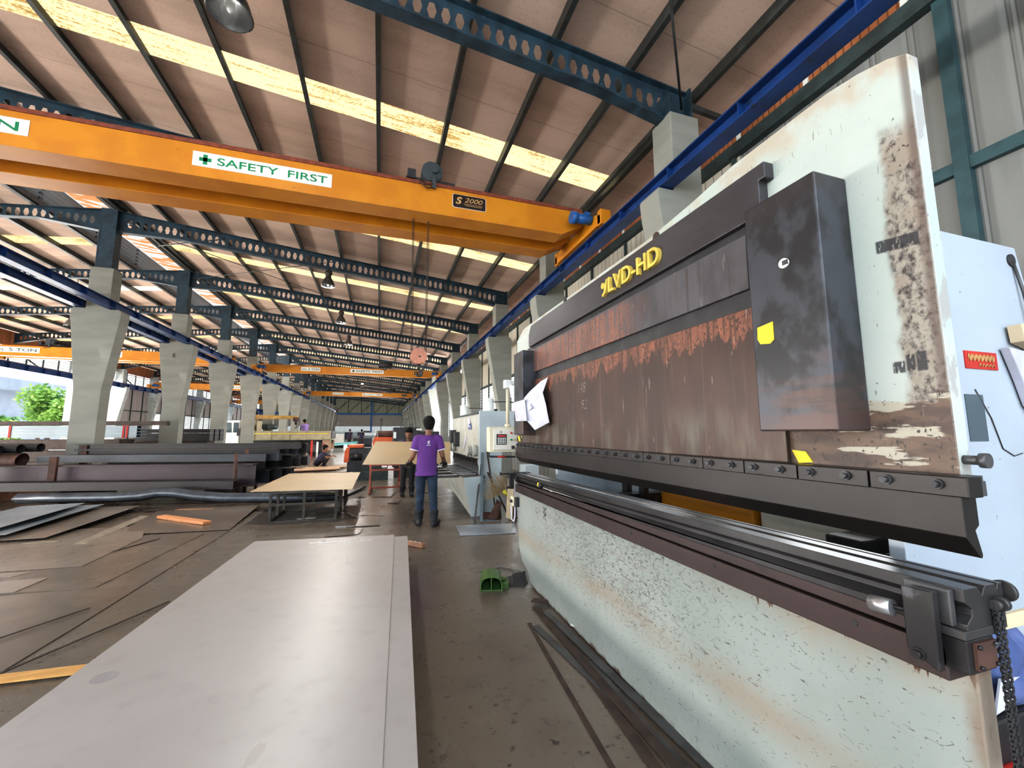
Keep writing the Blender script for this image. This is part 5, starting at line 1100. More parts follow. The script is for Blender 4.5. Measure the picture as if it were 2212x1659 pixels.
b = MB(); b.box(-8.05, -7.82, 11.45, 11.65, 0, .95); b.box(-8.0, -7.86, 11.40, 11.45, .55, .95); tag(b.build('green_machine_part', m_teal), 'dark green machine part standing at the left edge before the rusty pipes', 'machine part')
# galvanised bundle
GD = -.30
def gy(x, y0): return y0 + GD * (x + 6.9)
for k in range(4):
    for j in range(2):
        y0 = 15.35 + .22 * j; z = 1.355 + .09 * k
        beam('galvanised_channel', (-13.2, gy(-13.2, y0), z), (-6.95 , gy(-6.95, y0), z), .088, .20, m_galv, 'pale blue galvanised channel in the strapped bundle, %s layer up, %s' % (ORD[k], 'front' if j == 0 else 'back'), 'steel channel', 'c', 'galvanised channels in the strapped bundle')
for i, x in enumerate((-10.55, -7.35, -7.25)):
    b = MB(); y = gy(x, 15.22); b.bar((x, y, 1.35), (x, y, 1.725), .05, .012); b.bar((x, y, 1.722), (x - .0, y + .5, 1.722), .05, .008); tag(b.build('red_strap', m_redc), 'red strap round the galvanised bundle, ' + ['left one', 'right pair left strap', 'right pair right strap'][i], 'strap')
b = MB(); b.bar((-11.6, gy(-11.6, 15.45), 1.79), (-6.2, gy(-6.2, 15.45), 1.79), .14, .13); tag(b.build('brown_tube', m_rustd), 'long brown square tube lying on top of the galvanised bundle', 'steel tube')
for k in range(3):
    beam('timber_pack', (-12.5, gy(-12.5, 15.2 + .0), .35 + .33 * k), (-7.2, gy(-7.2, 15.2), .35 + .33 * k), .30, .5, m_rustd, 'dull bundle under the galvanised channels, %s from the floor' % ORD[k], 'bundle', 'box')
for i, x in enumerate((-11.5, -8.2)):
    b = MB(); b.bar((x, gy(x, 15.0), .175), (x, gy(x, 15.75), .175), .2, .35); tag(b.build('timber_bearer', m_wood2), 'timber bearer under the galvanised bundle, ' + ('left one' if i == 0 else 'right one'), 'timber')
for k in range(3):
    for j in range(3):
        b = MB(); y = 19.2 + .3 * j; z = 1.17 + .16 * k; b.bar((-9.0, y + .5, z + .075), (-6.35 + .08 * j, y, z + .075), .27, .15); tag(b.build('black_tube', m_mill), 'black square tube right of the second column, %s layer up, %s from the front' % (ORD[k], ORD[j]), 'steel tube', 'black tubes in the bundle')
b = MB(); b.box(-8.8, -6.5, 19.2, 20.0, 0, 1.16); tag(b.build('storage_block', m_rustd), 'dark rusty block of steel under the black tube bundle', 'steel block')
# ------------------------------------------------------------------ orange and black machine, cabinets
t = thing('engine_machine', 'orange and black engine machine on the floor behind the tan sheets', 'machine', (-.6, 14.3, 0))
b = MB(); b.box(-.95, .1, 14.05, 14.9, .25, 1.0); b.build('body', m_black, t, .02)
b = MB(); b.box(-.93, -.48, 14.0, 14.9, 1.0, 1.10); b.build('hood', m_orng, t, .02)
b = MB(); b.prism([(-1.05, .55), (-.90, .55), (-.88, 1.02), (-.98, 1.02), (-1.03, .9)], 'y', 14.0, 14.9); b.build('side_panel', m_orng, t, .01)
b = MB(); b.cyl((-.85, 13.96, .72), (-.5, 13.96, .72), .10, 16); b.box(-.5, -.3, 13.95, 14.05, .55, .85); b.build('motor', m_darkst, t)
b = MB(); b.box(-.75, .3, 13.7, 14.9, 0, .3); b.build('base', m_dgreen, t)
t = thing('arched_machine', 'red-orange arched machine housing with a brown drum, behind the slanted sheet', 'machine', (.3, 15.3, 0))
b = MB(); b.prism([(-.22, 0), (-.22, 1.22), (-.15, 1.33), (.72, 1.31), (.80, 1.2), (.80, 0), (.62, 0), (.62, 1.15), (.1, 1.17), (-.05, 1.1), (-.05, 0)], 'y', 15.0, 15.5); b.build('arch', m_orng, t, .01)
b = MB(); b.cyl((-.05, 15.3, 1.42), (.62, 15.3, 1.42), .13, 20); b.build('drum', m_rust, t); b = MB(); b.cyl((-.16, 15.25, 1.42), (-.07, 15.25, 1.42), .13, 20); b.build('drum_end', m_steelbright, t)
t = thing('black_cabinet', 'long black machine cabinet behind the two workers with a lifting ring', 'cabinet', (1.1, 14.5, 0))
b = MB(); b.box(.43, 1.30, 14.2, 15.0, .35, 1.66); b.box(1.30, 1.95, 14.2, 15.0, .35, 1.52); b.build('body', m_black, t, .02); b = MB(); b.box(.5, 1.85, 14.25, 14.9, 0, .35); b.build('base', m_darkst, t)
b = MB(); b.tube([(1.02 + .05 * math.sin(a), 14.5, 1.72 + .05 * math.cos(a)) for a in [k * .5 for k in range(14)]], .012, 6); b.build('lifting_ring', m_black, t)
b = MB(); b.box(1.18, 1.36, 14.19, 14.2, 1.56, 1.62); b.build('name_tag', m_sign, t)
sheetlet('paper_sheet', [(.44, 14.195, 1.50), (.53, 14.195, 1.50), (.53, 14.195, 1.30), (.44, 14.195, 1.30)], m_white, 'white paper on the left end of the long black cabinet', 'paper')
t = thing('lamp_stand', 'thin black pole with a round top standing behind the red-orange housing', 'stand', (.04, 16.2, 0))
b = MB(); b.cyl((.04, 16.2, 0), (.04, 16.2, 1.95), .014, 8); b.build('pole', m_black, t); b = MB(); b.ball((.04, 16.2, 1.99), .05); b.build('top_ball', m_black, t); b = MB(); b.cyl((.04, 16.2, 0), (.04, 16.2, .03), .18, 16); b.build('foot', m_black, t)
b = MB(); b.bar((.45, 16.5, 1.2), (1.15, 17.0, 2.2), .03, .03); b.bar((.45, 16.5, 1.2), (.3, 16.4, 0), .03, .03); tag(b.build('slanted_rod', m_greyst), 'slanted thin grey rod rising behind the black cabinet', 'rod')
random.seed(21)
for i in range(14):
    x = random.uniform(-2.2, -.9); y = random.uniform(13.3, 16.0); a = random.uniform(-.8, .8); l = random.uniform(.25, .6); b = MB(); z = random.uniform(.02, .12)
    b.bar((x - l * math.cos(a), y - l * math.sin(a), z), (x + l * math.cos(a), y + l * math.sin(a), z + random.uniform(0, .1)), random.uniform(.08, .2), .012)
    tag(b.build('bent_offcut', [m_rust, m_board, m_rustd, m_greyst][i % 4]), 'bent brown steel offcut in the scrap heap left of the orange machine', 'offcut', 'offcuts in the scrap heap')
for i in range(5):
    b = MB(); y = 17.3 + .45 * i; b.bar((-3.5 + .2 * i, y, .05), (-1.6 + .1 * i, y + .5, .05), .4, .03); tag(b.build('floor_board', m_board if i % 2 else m_wood2), 'brown board on the floor under and near the squatting worker, %s from the front' % ORD[i], 'board')
# ------------------------------------------------------------------ truck with a loading crane
tk = thing('crane_truck', 'beige flatbed truck with a folded mustard loading crane behind the middle columns', 'truck', (-6, 29.7, 0))
b = MB(); b.box(-7.42, -2.95, 28.7, 28.76, 1.08, 1.58); b.box(-7.42, -2.95, 30.9, 30.96, 1.08, 1.58)
for x in (-7.3, -6.4, -5.4, -4.45, -3.5, -3.0): b.box(x - .03, x + .03, 28.66, 28.72, 1.05, 1.6)
b.box(-7.42, -2.95, 28.68, 28.71, 1.44, 1.48); b.build('drop_side', m_truck, tk)
b = MB(); b.box(-7.3, -3.1, 28.65, 28.68, 1.40, 1.44); b.build('side_stripe', m_yel, tk)
b = MB(); b.box(-7.42, -2.95, 28.76, 30.9, 1.02, 1.1); b.build('deck', m_truck, tk)
b = MB(); b.box(-2.98, -2.9, 28.7, 30.95, 1.08, 1.58); b.build('tailgate', m_greyst, tk)
b = MB(); b.box(-7.5, -7.40, 28.75, 30.9, 1.1, 2.25); b.box(-7.2, -6.95, 28.8, 28.9, 1.1, 2.2); b.build('headboard', m_truck, tk)
b = MB(); b.box(-8.5, -3.0, 29.2, 29.4, .75, 1.02); b.box(-8.5, -3.0, 30.3, 30.5, .75, 1.02); b.build('chassis', m_black, tk)
for x in (-8.6, -5.0, -3.9):
    for y in (28.8, 30.6):
        b = MB(); b.cyl((x, y, .5), (x, y + .3, .5), .5, 24); wl = b.build('wheel', m_tyre, tk); b = MB(); b.cyl((x, y - .01, .5), (x, y + .31, .5), .24, 18); b.build('hub', m_greyst, wl)
b = MB(); b.prism([(-9.4, .75), (-9.4, 1.5), (-9.25, 2.2), (-8.1, 2.25), (-8.1, .75)], 'y', 28.75, 30.9); cab = b.build('cab', m_white, tk, .04)
b = MB(); b.prism([(-9.12, 1.5), (-9.05, 2.1), (-8.55, 2.1), (-8.5, 1.5)], 'y', 28.73, 28.76); b.box(-8.42, -8.15, 28.73, 28.76, 1.5, 2.1); b.build('side_window', m_glass, cab)
b = MB(); b.box(-9.6, -9.4, 28.8, 30.85, .6, 1.0); b.build('bumper', m_black, tk); b = MB(); b.box(-8.2, -8.0, 28.65, 28.8, 1.3, 1.75); b.build('mirror', m_black, tk)
b = MB(); b.box(-7.9, -7.55, 29.4, 30.2, 1.0, 2.5); b.build('crane_post', m_boom, tk)
b = MB(); b.prism([(-7.75, 2.62), (-7.75, 2.38), (-7.5, 2.34), (-5.3, 2.36), (-5.1, 2.42), (-5.1, 2.58), (-5.35, 2.56), (-7.4, 2.60)], 'y', 29.5, 29.75); bm_ = b.build('boom', m_boom, tk, .01)
b = MB(); b.box(-5.35, -5.05, 29.45, 29.8, 2.2, 2.46); b.build('boom_head', m_rust, bm_); b = MB(); b.cyl((-5.2, 29.62, 2.0), (-5.2, 29.62, 2.25), .08, 12); b.tube([(-5.2 + .07 * math.sin(a), 29.62, 1.87 + .09 * math.cos(a)) for a in [k * .45 for k in range(10)]], .025, 6); b.build('hook', m_darkst, bm_)
b = MB(); b.box(-3.45, -2.95, 28.7, 28.74, .35, 1.0); b.box(-3.45, -2.95, 30.8, 30.84, .35, 1.0); b.build('mudflap', m_flap, tk)
for i in range(2):
    b = MB(); b.cyl((-6.9 + .35 * i, 29.0, 1.85), (-6.9 + .35 * i, 30.6, 1.85), .16, 16); tag(b.build('gas_cylinder', m_dgreen), 'dark drum behind the truck headboard, ' + ('left' if i == 0 else 'right'), 'drum')
for i, x in enumerate((-3.9, -3.6, -3.25, -4.3)):
    b = MB(); b.box(x - .05, x + .05, 27.5 + .1 * i, 27.6 + .1 * i, 0, 1.0 - .08 * i); tag(b.build('barrier_post', [m_redc, m_white, m_trest, m_rust][i]), '%s post standing in front of the truck tail' % ['red', 'white', 'dull orange', 'rusty'][i], 'post')
# ------------------------------------------------------------------ far end of the aisle
for i in range(5):
    b = MB(); b.cyl((-4.0, 40 + .25 * i, .35 + .08 * (i % 2)), (-1.9, 39.0 + .25 * i, .55 + .08 * (i % 2)), .07, 10); tag(b.build('aqua_pipe', m_aqua), 'aqua coated pipe on the far aisle floor, %s from the front' % ORD[i], 'pipe', 'aqua pipes far down the aisle')
t = thing('pipe_rack', 'grey machine bench with rollers at the far end of the aisle', 'bench', (-2.4, 44, 0))
b = MB(); b.box(-2.6, -.6, 43.8, 44.8, .9, 1.15); b.build('bed', m_galv, t); b = MB(); b.box(-2.5, -.7, 43.9, 44.7, 0, .9); b.build('base', m_bluest, t)
t = thing('white_cabinet', 'white machine cabinet among the far machines left in the aisle', 'cabinet', (-3.9, 44.4, 0))
b = MB(); b.box(-4.3, -3.4, 44, 44.8, .3, 1.35); b.build('body', m_white, t, .02); b = MB(); b.box(-4.3, -3.4, 44.02, 44.8, 0, .3); b.build('base', m_blk, t)
t = thing('car', 'pale blue grey car parked at the far end of the aisle', 'car', (-.9, 47, 0))
b = MB(); b.prism([(46, .35), (46, .8), (46.9, .95), (47.5, 1.45), (49.2, 1.45), (49.9, .95), (50.3, .9), (50.3, .35)], 'x', -1.65, -.1); b.build('body', m_carw, t, .06)
b = MB(); b.prism([(46.95, .98), (47.5, 1.40), (49.1, 1.40), (49.7, .98)], 'x', -1.66, -.09); b.build('window', m_glass, t)
for y in (46.8, 49.5):
    for x in (-1.66, -.25): b = MB(); b.cyl((x, y, .33), (x + .16, y, .33), .33, 18); b.build('wheel', m_tyre, t)
for i, (x, y, h_) in enumerate(((-5.2, 42, 1.2), (-4.7, 43, 1.0))):
    b = MB(); b.box(x - .3, x + .3, y, y + .5, 0, h_); b.box(x - .34, x + .34, y - .04, y + .54, h_, h_ + .05); tag(b.build('steel_bin', m_bluest), 'blue grey steel bin by the far middle columns, ' + ('left' if i == 0 else 'right'), 'bin')
# ------------------------------------------------------------------ people
def smooth_pts(pts, rad, k=5):
    # resample a polyline with a Catmull-Rom curve so that limbs bend softly and taper
    P = [Vector(p) for p in pts]; out = []; rr = []
    for i in range(len(P) - 1):
        a = P[max(i - 1, 0)]; b_ = P[i]; c_ = P[i + 1]; d = P[min(i + 2, len(P) - 1)]
        for j in range(k):
            t = j / k
            lin = b_.lerp(c_, t); cr = .5 * ((2 * b_) + (c_ - a) * t + (2 * a - 5 * b_ + 4 * c_ - d) * t * t + (3 * b_ - a - 3 * c_ + d) * t ** 3)
            out.append(lin.lerp(cr, .45)); rr.append(rad[i] + (rad[i + 1] - rad[i]) * t)
    out.append(P[-1]); rr.append(rad[-1]); return out, rr
def limb(mb, pts, rad, n=12, k=5):
    p, r = smooth_pts(pts, rad, k); mb.tube(p, r, n); mb.ball(p[0], r[0], n=10, m=6); mb.ball(p[-1], r[-1], n=10, m=6)
def remesh(mb, name, mat, parent, vox):
    me = mb.mesh(name, mat); ob = bpy.data.objects.new(name + '_tmp', me); C.objects.link(ob)
    m = ob.modifiers.new('r', 'REMESH'); m.mode = 'VOXEL'; m.voxel_size = vox; m.use_smooth_shade = True
    s = ob.modifiers.new('s', 'SMOOTH'); s.factor = .5; s.iterations = 3
    bpy.context.view_layer.update(); dg = bpy.context.evaluated_depsgraph_get()
    me2 = bpy.data.meshes.new_from_object(ob.evaluated_get(dg)); bpy.data.objects.remove(ob); bpy.data.meshes.remove(me)
    me2.name = name; me2.materials.clear(); me2.materials.append(mat)
    me2.polygons.foreach_set('use_smooth', [True] * len(me2.polygons))
    o = bpy.data.objects.new(name, me2); C.objects.link(o); o.parent = parent; WORLD[o.name] = WORLD[parent.name]; return o
def raw(mb, name, mat, parent):
    o = bpy.data.objects.new(name, mb.mesh(name, mat)); C.objects.link(o); o.parent = parent; WORLD[o.name] = WORLD[parent.name]; return o
def hand(mb, w, d, nrm, side, curl=.6, s=1.0):
    # w wrist, d direction of the palm, nrm out of the back of the hand, side +1 right / -1 left
    w = Vector(w); d = Vector(d).normalized(); nrm = Vector(nrm); nrm = (nrm - d * nrm.dot(d)).normalized(); a = d.cross(nrm).normalized() * side
    pc = w + d * .09 * s
    mb.loft([(w, a * .026 * s, nrm * .02 * s), (w + d * .03 * s, a * .034 * s, nrm * .019 * s), (w + d * .07 * s, a * .043 * s, nrm * .017 * s), (pc, a * .042 * s, nrm * .014 * s)], 12)
    for i, (off, ln) in enumerate(((-.031, .066), (-.011, .078), (.010, .074), (.030, .058))):
        p = w + d * .078 * s + a * off * s; pts = [p]; ang = .15
        for seg in (.45, .32, .25):
            dd = d * math.cos(ang) - nrm * math.sin(ang); p = p + dd * ln * seg * s * 1.15; pts.append(p); ang += curl
        mb.tube(pts, [.0105 * s, .0100 * s, .0092 * s, .0075 * s], 8); mb.ball(pts[-1], .0075 * s, n=8, m=5)
    p = w + d * .03 * s - a * .028 * s; p1 = p + (d * .6 - a * .8 - nrm * .25).normalized() * .038 * s; p2 = p1 + (d * .9 - a * .35 - nrm * .4).normalized() * .03 * s
    mb.tube([p, p1, p2], [.014 * s, .012 * s, .009 * s], 8); mb.ball(p2, .009 * s, n=8, m=5)
def head_rings(base, f, u, spec, k=1.0):
    r = f.cross(u).normalized(); H = .24; k = k * 1.06
    return [(base + u * (h * H) + f * yo, r * rx * k, f * ry * k) for h, rx, yo, ry in spec]
HEAD = [(-.02, .020, .050, .02), (.02, .038, .040, .040), (.14, .056, .026, .062), (.30, .066, .012, .080), (.45, .072, .002, .090), (.62, .076, -.004, .096), (.78, .071, -.007, .090), (.90, .054, -.008, .070), (.97, .032, -.008, .042), (1.0, .008, -.008, .01)]
HAIR = [(.10, .050, -.050, .040), (.24, .070, -.046, .060), (.40, .083, -.038, .074), (.56, .092, -.022, .092), (.70, .094, -.006, .114), (.84, .088, -.006, .110), (.96, .068, -.008, .086), (1.05, .040, -.008, .052), (1.09, .010, -.008, .012)]
def person(label, loc, rz, J, wear, vox=.011, group=None, sc=1.0, gloves=False, collar=False, face=True):
    t = thing('person', label, 'person', loc, group); t.rotation_euler = (0, 0, rz); t.scale = (sc, sc, sc)
    V = lambda k: Vector(J[k]); pel, ch, nk = V('pelvis'), V('chest'), V('neck')
    f = Vector(J.get('face', (0, 1, 0))).normalized(); u = Vector(J.get('headup', (0, 0, 1))); u = (u - f * u.dot(f)).normalized()
    X = Vector((1, 0, 0)); side = X
    up = (ch - pel).normalized(); fw = up.cross(X) * -1; fw = Vector((0, -up.z, up.y)) * -1 if False else X.cross(up) * -1
    fw = up.cross(X).normalized()
    fw = -fw if fw.y < 0 and abs(up.z) > .3 else fw
    body = MB()
    def trings(k, lo=0., hi=1.):
        wd = [(-.10, .155, .115), (.0, .165, .12), (.25, .145, .105), (.55, .155, .112), (.85, .185, .118), (1.05, .175, .10), (1.18, .11, .075)]
        return [(pel.lerp(ch, s_), X * (w * k), fw * (d * k)) for s_, w, d in wd if lo <= s_ <= hi]
    body.loft(trings(.93), 20)
    hb = nk + (nk - ch).normalized() * .02 + u * .035
    body.tube([ch.lerp(nk, .35), nk, hb + u * .05 + f * .005], [.062, .052, .052], 14)
    body.loft(head_rings(hb, f, u, HEAD), 20)
    r = f.cross(u)
    body.loft([(hb + u * .125 + f * .088, r * .008, f * .008), (hb + u * .10 + f * .096, r * .011, f * .014), (hb + u * .078 + f * .098, r * .016, f * .016), (hb + u * .068 + f * .085, r * .012, f * .008)], 10)
    for s_ in (-1, 1): body.loft([(hb + u * .135 + r * s_ * .076, r * .008, f * .012), (hb + u * .115 + r * s_ * .080, r * .010, f * .018), (hb + u * .085 + r * s_ * .076, r * .008, f * .010)], 10)
    hands = MB()
    for s_, n in ((-1, 'l'), (1, 'r')):
        sh, el, wr = V('sh_' + n), V('el_' + n), V('wr_' + n)
        limb(body, [sh - X * s_ * .03, sh, el, wr], [.06, .054, .040, .027], 12)
        hd = Vector(J.get('hd_' + n, wr - el)); hn = Vector(J.get('hn_' + n, (0, 0, 1)))
        hand(hands if gloves else body, wr, hd, hn, s_, .55, 1.18 if gloves else 1.0)
        if gloves: hands.tube([wr - (wr - el).normalized() * .07, wr, wr + Vector(hd).normalized() * .02], [.040, .033, .032], 12)
        hip, kn, an = pel + X * s_ * .09 - up * .02, V('kn_' + n), V('an_' + n)
        limb(body, [hip, kn, an], [.080, .052, .036], 12)
        ft = Vector(J.get('ft_' + n, (0, 1, 0))).normalized()
        body.loft([(an - ft * .05 - Vector((0, 0, .045)), ft.cross(Vector((0, 0, 1))) * .032, Vector((0, 0, .03))), (an + ft * .05 - Vector((0, 0, .04)), ft.cross(Vector((0, 0, 1))) * .04, Vector((0, 0, .035))), (an + ft * .17 - Vector((0, 0, .055)), ft.cross(Vector((0, 0, 1))) * .042, Vector((0, 0, .018)))], 12)
    remesh(body, 'body', m_skin, t, vox)
    if gloves: remesh(hands, 'glove', m_glove, t, vox * .6)
    # hair
    h = MB(); h.loft(head_rings(hb, f, u, HAIR, 1.0), 22); remesh(h, 'hair', m_hair, t, vox)
    if face:
        e = MB()
        for s_ in (-1, 1):
            e.ball(hb + u * .118 + f * .083 + r * s_ * .031, .012, .012, .007, 8, 6); e.bar(hb + u * .137 + f * .088 + r * s_ * .018, hb + u * .138 + f * .078 + r * s_ * .048, .008, .006)
        e.bar(hb + u * .045 + f * .092 - r * .022, hb + u * .045 + f * .092 + r * .022, .006, .006); raw(e, 'eye_and_mouth', m_eye, t)
    # shirt
    sm = MB(); hem = J.get('hem', -.12); X0 = X; X = X * J.get('tw', 1.0)
    tr = [(pel.lerp(ch, hem), X * .205, fw * .150), (pel.lerp(ch, hem + .12), X * .198, fw * .146), (pel.lerp(ch, .28), X * .178, fw * .130), (pel.lerp(ch, .60), X * .184, fw * .132), (pel.lerp(ch, .88), X * .205, fw * .128), (pel.lerp(ch, 1.05), X * .19, fw * .105), (pel.lerp(ch, 1.16), X * .12, fw * .08)]
    sm.loft(tr, 24); X = X0
    for s_, n in ((-1, 'l'), (1, 'r')):
        sh, el = V('sh_' + n), V('el_' + n); e2 = sh.lerp(el, .62)
        p, q = smooth_pts([sh - X * s_ * .07, sh, e2], [.076, .072, .072], 4); sm.tube(p, q, 16); sm.ball(sh, .071)
    shirt = remesh(sm, 'shirt', wear['shirt'], t, vox)
    if collar:
        c = MB(); cc = ch.lerp(nk, .62); c.loft([(cc - Vector((0, 0, .03)), X * .098, fw * .084), (cc + Vector((0, 0, .025)), X * .076, fw * .07)], 22, False); c.loft([(cc - Vector((0, 0, .03)), X * .092, fw * .078), (cc + Vector((0, 0, .025)), X * .070, fw * .064)], 22, False); raw(c, 'collar', wear['shirt'], shirt)
        c = MB(); pts = [cc - Vector((0, 0, .032)) + X * .101 * math.cos(a) + fw * .087 * math.sin(a) for a in [2 * PI * i / 24 for i in range(25)]]; c.tube(pts, .005, 6)
        for s_, n in ((-1, 'l'), (1, 'r')):
            sh, el = V('sh_' + n), V('el_' + n); e2 = sh.lerp(el, .60); d = (el - sh).normalized(); c.tube([e2, e2 + d * .02], [.079, .079], 18)
        raw(c, 'collar_trim', m_trim, shirt)
        g = MB(); yb = -.119
        def em(x, z): 
            return Vector((x, -.132 + (1.36 - z) * .02, z))
        g.tube([em(.018 * math.cos(a) + .004, 1.335 + .022 * math.sin(a)) for a in [.6 + .5 * i for i in range(11)]], .006, 6); g.tube([em(-.012, 1.305), em(.0, 1.325), em(.014, 1.338), em(.0, 1.345)], .006, 6); g.tube([em(-.03, 1.288), em(.034, 1.288)], .005, 5)
        raw(g, 'back_emblem', m_trim, shirt)
    # trousers
    tm = MB(); tm.loft([(pel + up * .06, X * .168, fw * .125), (pel - up * .04, X * .172, fw * .130), (pel - up * .14, X * .16, fw * .12)], 20)
    for s_, n in ((-1, 'l'), (1, 'r')):
        hip, kn, an = pel + X * s_ * .088 - up * .03, V('kn_' + n), V('an_' + n); cu = kn.lerp(an, .86)
        p, q = smooth_pts([hip, kn, cu], [.098, .070, .058], 6); tm.tube(p, q, 16); tm.ball(kn, .07)
    remesh(tm, 'trousers', wear['trousers'], t, vox)
    for s_, n in ((-1, 'l'), (1, 'r')):
        kn, an = V('kn_' + n), V('an_' + n); ft = Vector(J.get('ft_' + n, (0, 1, 0))).normalized(); sd = ft.cross(Vector((0, 0, 1))); bt = MB()
        z0 = an.z - .09
        if wear.get('boot', True): bt.tube([kn.lerp(an, .60), kn.lerp(an, .64), kn.lerp(an, .8), an], [.078, .080, .068, .060], 14)
        bt.loft([(Vector((an.x, an.y, z0 + .05)) - ft * .085, sd * .03, Vector((0, 0, .045))), (Vector((an.x, an.y, z0 + .06)) - ft * .03, sd * .054, Vector((0, 0, .06))), (Vector((an.x, an.y, z0 + .05)) + ft * .09, sd * .058, Vector((0, 0, .05))), (Vector((an.x, an.y, z0 + .042)) + ft * .17, sd * .046, Vector((0, 0, .04))), (Vector((an.x, an.y, z0 + .036)) + ft * .205, sd * .025, Vector((0, 0, .025)))], 14)
        remesh(bt, 'boot', m_boot, t, vox)
    return t
stand = dict(pelvis=(0, 0, .93), chest=(0, .0, 1.37), neck=(0, .0, 1.47), sh_l=(-.185, 0, 1.385), sh_r=(.185, 0, 1.385), el_l=(-.235, -.02, 1.10), el_r=(.235, -.02, 1.10), wr_l=(-.24, .06, .87), wr_r=(.24, .06, .87), kn_l=(-.10, .03, .50), kn_r=(.10, .03, .50), an_l=(-.11, 0, .09), an_r=(.11, 0, .09), hn_l=(-1, 0, 0), hn_r=(1, 0, 0))
w1 = dict(stand, sh_l=(-.168, 0, 1.385), sh_r=(.168, 0, 1.385), tw=.90, pelvis=(-.015, 0, .93), chest=(-.005, .0, 1.365), neck=(.01, .02, 1.46), el_l=(-.235, .0, 1.11), el_r=(.24, .0, 1.11), wr_l=(-.275, .26, 1.005), wr_r=(.30, .26, .995), hd_l=(-.12, .75, -.35), hd_r=(.2, .8, -.35), hn_l=(0, .4, 1), hn_r=(0, .4, 1), kn_l=(-.105, .06, .50), kn_r=(.095, -.03, .50), an_l=(-.115, .07, .09), an_r=(.115, -.07, .09), ft_l=(-.15, 1, 0), ft_r=(.55, 1, 0), hem=-.30, face=(.06, 1, -.05))
person('person in a purple polo shirt and jeans seen from behind, wearing dark gloves', (.765, 6.88, 0), -.02, w1, dict(shirt=m_purple, trousers=m_jean), .009, gloves=True, collar=True)
w2 = dict(stand, pelvis=(0, -.02, .90), chest=(0, .16, 1.28), neck=(0, .22, 1.36), sh_l=(-.18, .18, 1.29), sh_r=(.18, .18, 1.29), el_l=(-.22, .45, 1.25), el_r=(.22, .45, 1.25), wr_l=(-.22, .70, 1.27), wr_r=(.22, .70, 1.27), hn_l=(0, 0, 1), hn_r=(0, 0, 1), face=(.25, 1, -.25))
person('person with dark hair and dark clothes facing us, half hidden behind the slanted tan sheet', (.66, 10.15, 0), PI, w2, dict(shirt=m_navy, trousers=m_dktr), .013, sc=.97)
sq = dict(pelvis=(0, -.20, .22), chest=(0, .02, .58), neck=(0, .08, .665), sh_l=(-.17, .04, .585), sh_r=(.17, .04, .585), el_l=(-.20, .20, .44), el_r=(.20, .20, .44), wr_l=(-.12, .40, .50), wr_r=(.12, .40, .50), kn_l=(-.13, .24, .47), kn_r=(.13, .24, .47), an_l=(-.12, .02, .09), an_r=(.12, .02, .09), hem=-.05, face=(.1, 1, .0), hd_l=(0, 1, -.3), hd_r=(0, 1, -.3))
person('person in a dark navy shirt squatting in profile on the boards beside the steel piles', (-2.28, 19.3, 0), -PI / 2, sq, dict(shirt=m_navy, trousers=m_dktr), .015)
kn = dict(pelvis=(0, 0, .48), chest=(0, .08, .88), neck=(0, .12, .97), sh_l=(-.18, .08, .89), sh_r=(.18, .08, .89), el_l=(-.24, .2, .66), el_r=(.24, .2, .66), wr_l=(-.16, .42, .60), wr_r=(.16, .42, .60), kn_l=(-.12, .08, .08), kn_r=(.12, .08, .08), an_l=(-.12, -.33, .10), an_r=(.12, -.33, .10), ft_l=(0, -1, .0), ft_r=(0, -1, .0), face=(-.3, 1, -.3))
person('person in a lilac shirt kneeling on the truck bed near its tail', (-4.72, 30.2, 1.10), .5, kn, dict(shirt=m_lilac, trousers=m_dktr, boot=False), .02)
for i, (x, y, r_, w) in enumerate(((-2.62, 40.6, 2.6, 'left of the two standing by the far bench'), (-1.6, 40.9, .3, 'right of the two standing by the far bench'))):
    person('small distant person in dark blue clothes, ' + w, (x, y, 0), r_, stand, dict(shirt=m_navy, trousers=m_dktr), .025, face=False)
# ------------------------------------------------------------------ outside the open left side
random.seed(31)
def leafmass(mb, c, r, n, s):
    for _ in range(n):
        d = Vector((random.gauss(0, 1), random.gauss(0, 1), random.gauss(0, 1))).normalized() * (random.random() ** .4)
        p = Vector(c) + Vector((d.x * r[0], d.y * r[1], d.z * r[2])); a = random.random() * 6.28; t_ = random.uniform(-.9, .9)
        u = Vector((math.cos(a), math.sin(a), t_)).normalized() * s * random.uniform(.6, 1.3); v = u.cross(Vector((random.random(), random.random(), 1))).normalized() * s * .6
        mb.add([p - u, p + v, p + u, p - v], [(0, 1, 2, 3)])
def tree(label, x, y, h, w, mats, n=900, s=.28):
    t = thing('tree', label, 'tree', (x, y, 0), 'trees outside the open side')
    b = MB(); b.tube([(x, y, 0), (x + .1, y, h * .35), (x, y + .1, h * .6)], [.2, .15, .08], 8); b.build('trunk', m_trunk, t)
    b = MB(); c = MB()
    for k in range(9):
        a = random.random() * 6.28; rr = w * .55 * random.random(); cc = (x + rr * math.cos(a), y + rr * math.sin(a), h * random.uniform(.38, .86)); leafmass(b if k % 3 else c, cc, (w * .45, w * .45, h * .2), n // 9, s)
    b.build('foliage', mats[0], t); c.build('inner_foliage', mats[1], t)
tree('tallest bushy green tree outside the open left side', -27.6, 46.5, 6.3, 2.6, (m_leaf1, m_leaf2), 2600, .2)
tree('yellow green tree right of the tallest outside', -25.2, 44.5, 5.0, 2.2, (m_leaf1, m_leaf1), 2000, .2)
tree('dark slim tree behind the others outside', -36.4, 60.0, 7.6, 1.6, (m_leaf2, m_leaf2), 1200)
tree('second dark slim tree behind the others outside', -33.5, 61.0, 7.4, 1.8, (m_leaf2, m_leaf2), 1000)
tree('low pale bush at the left before the white building', -29.9, 44.5, 3.3, 1.6, (m_leaf1, m_leaf2), 1300, .2)
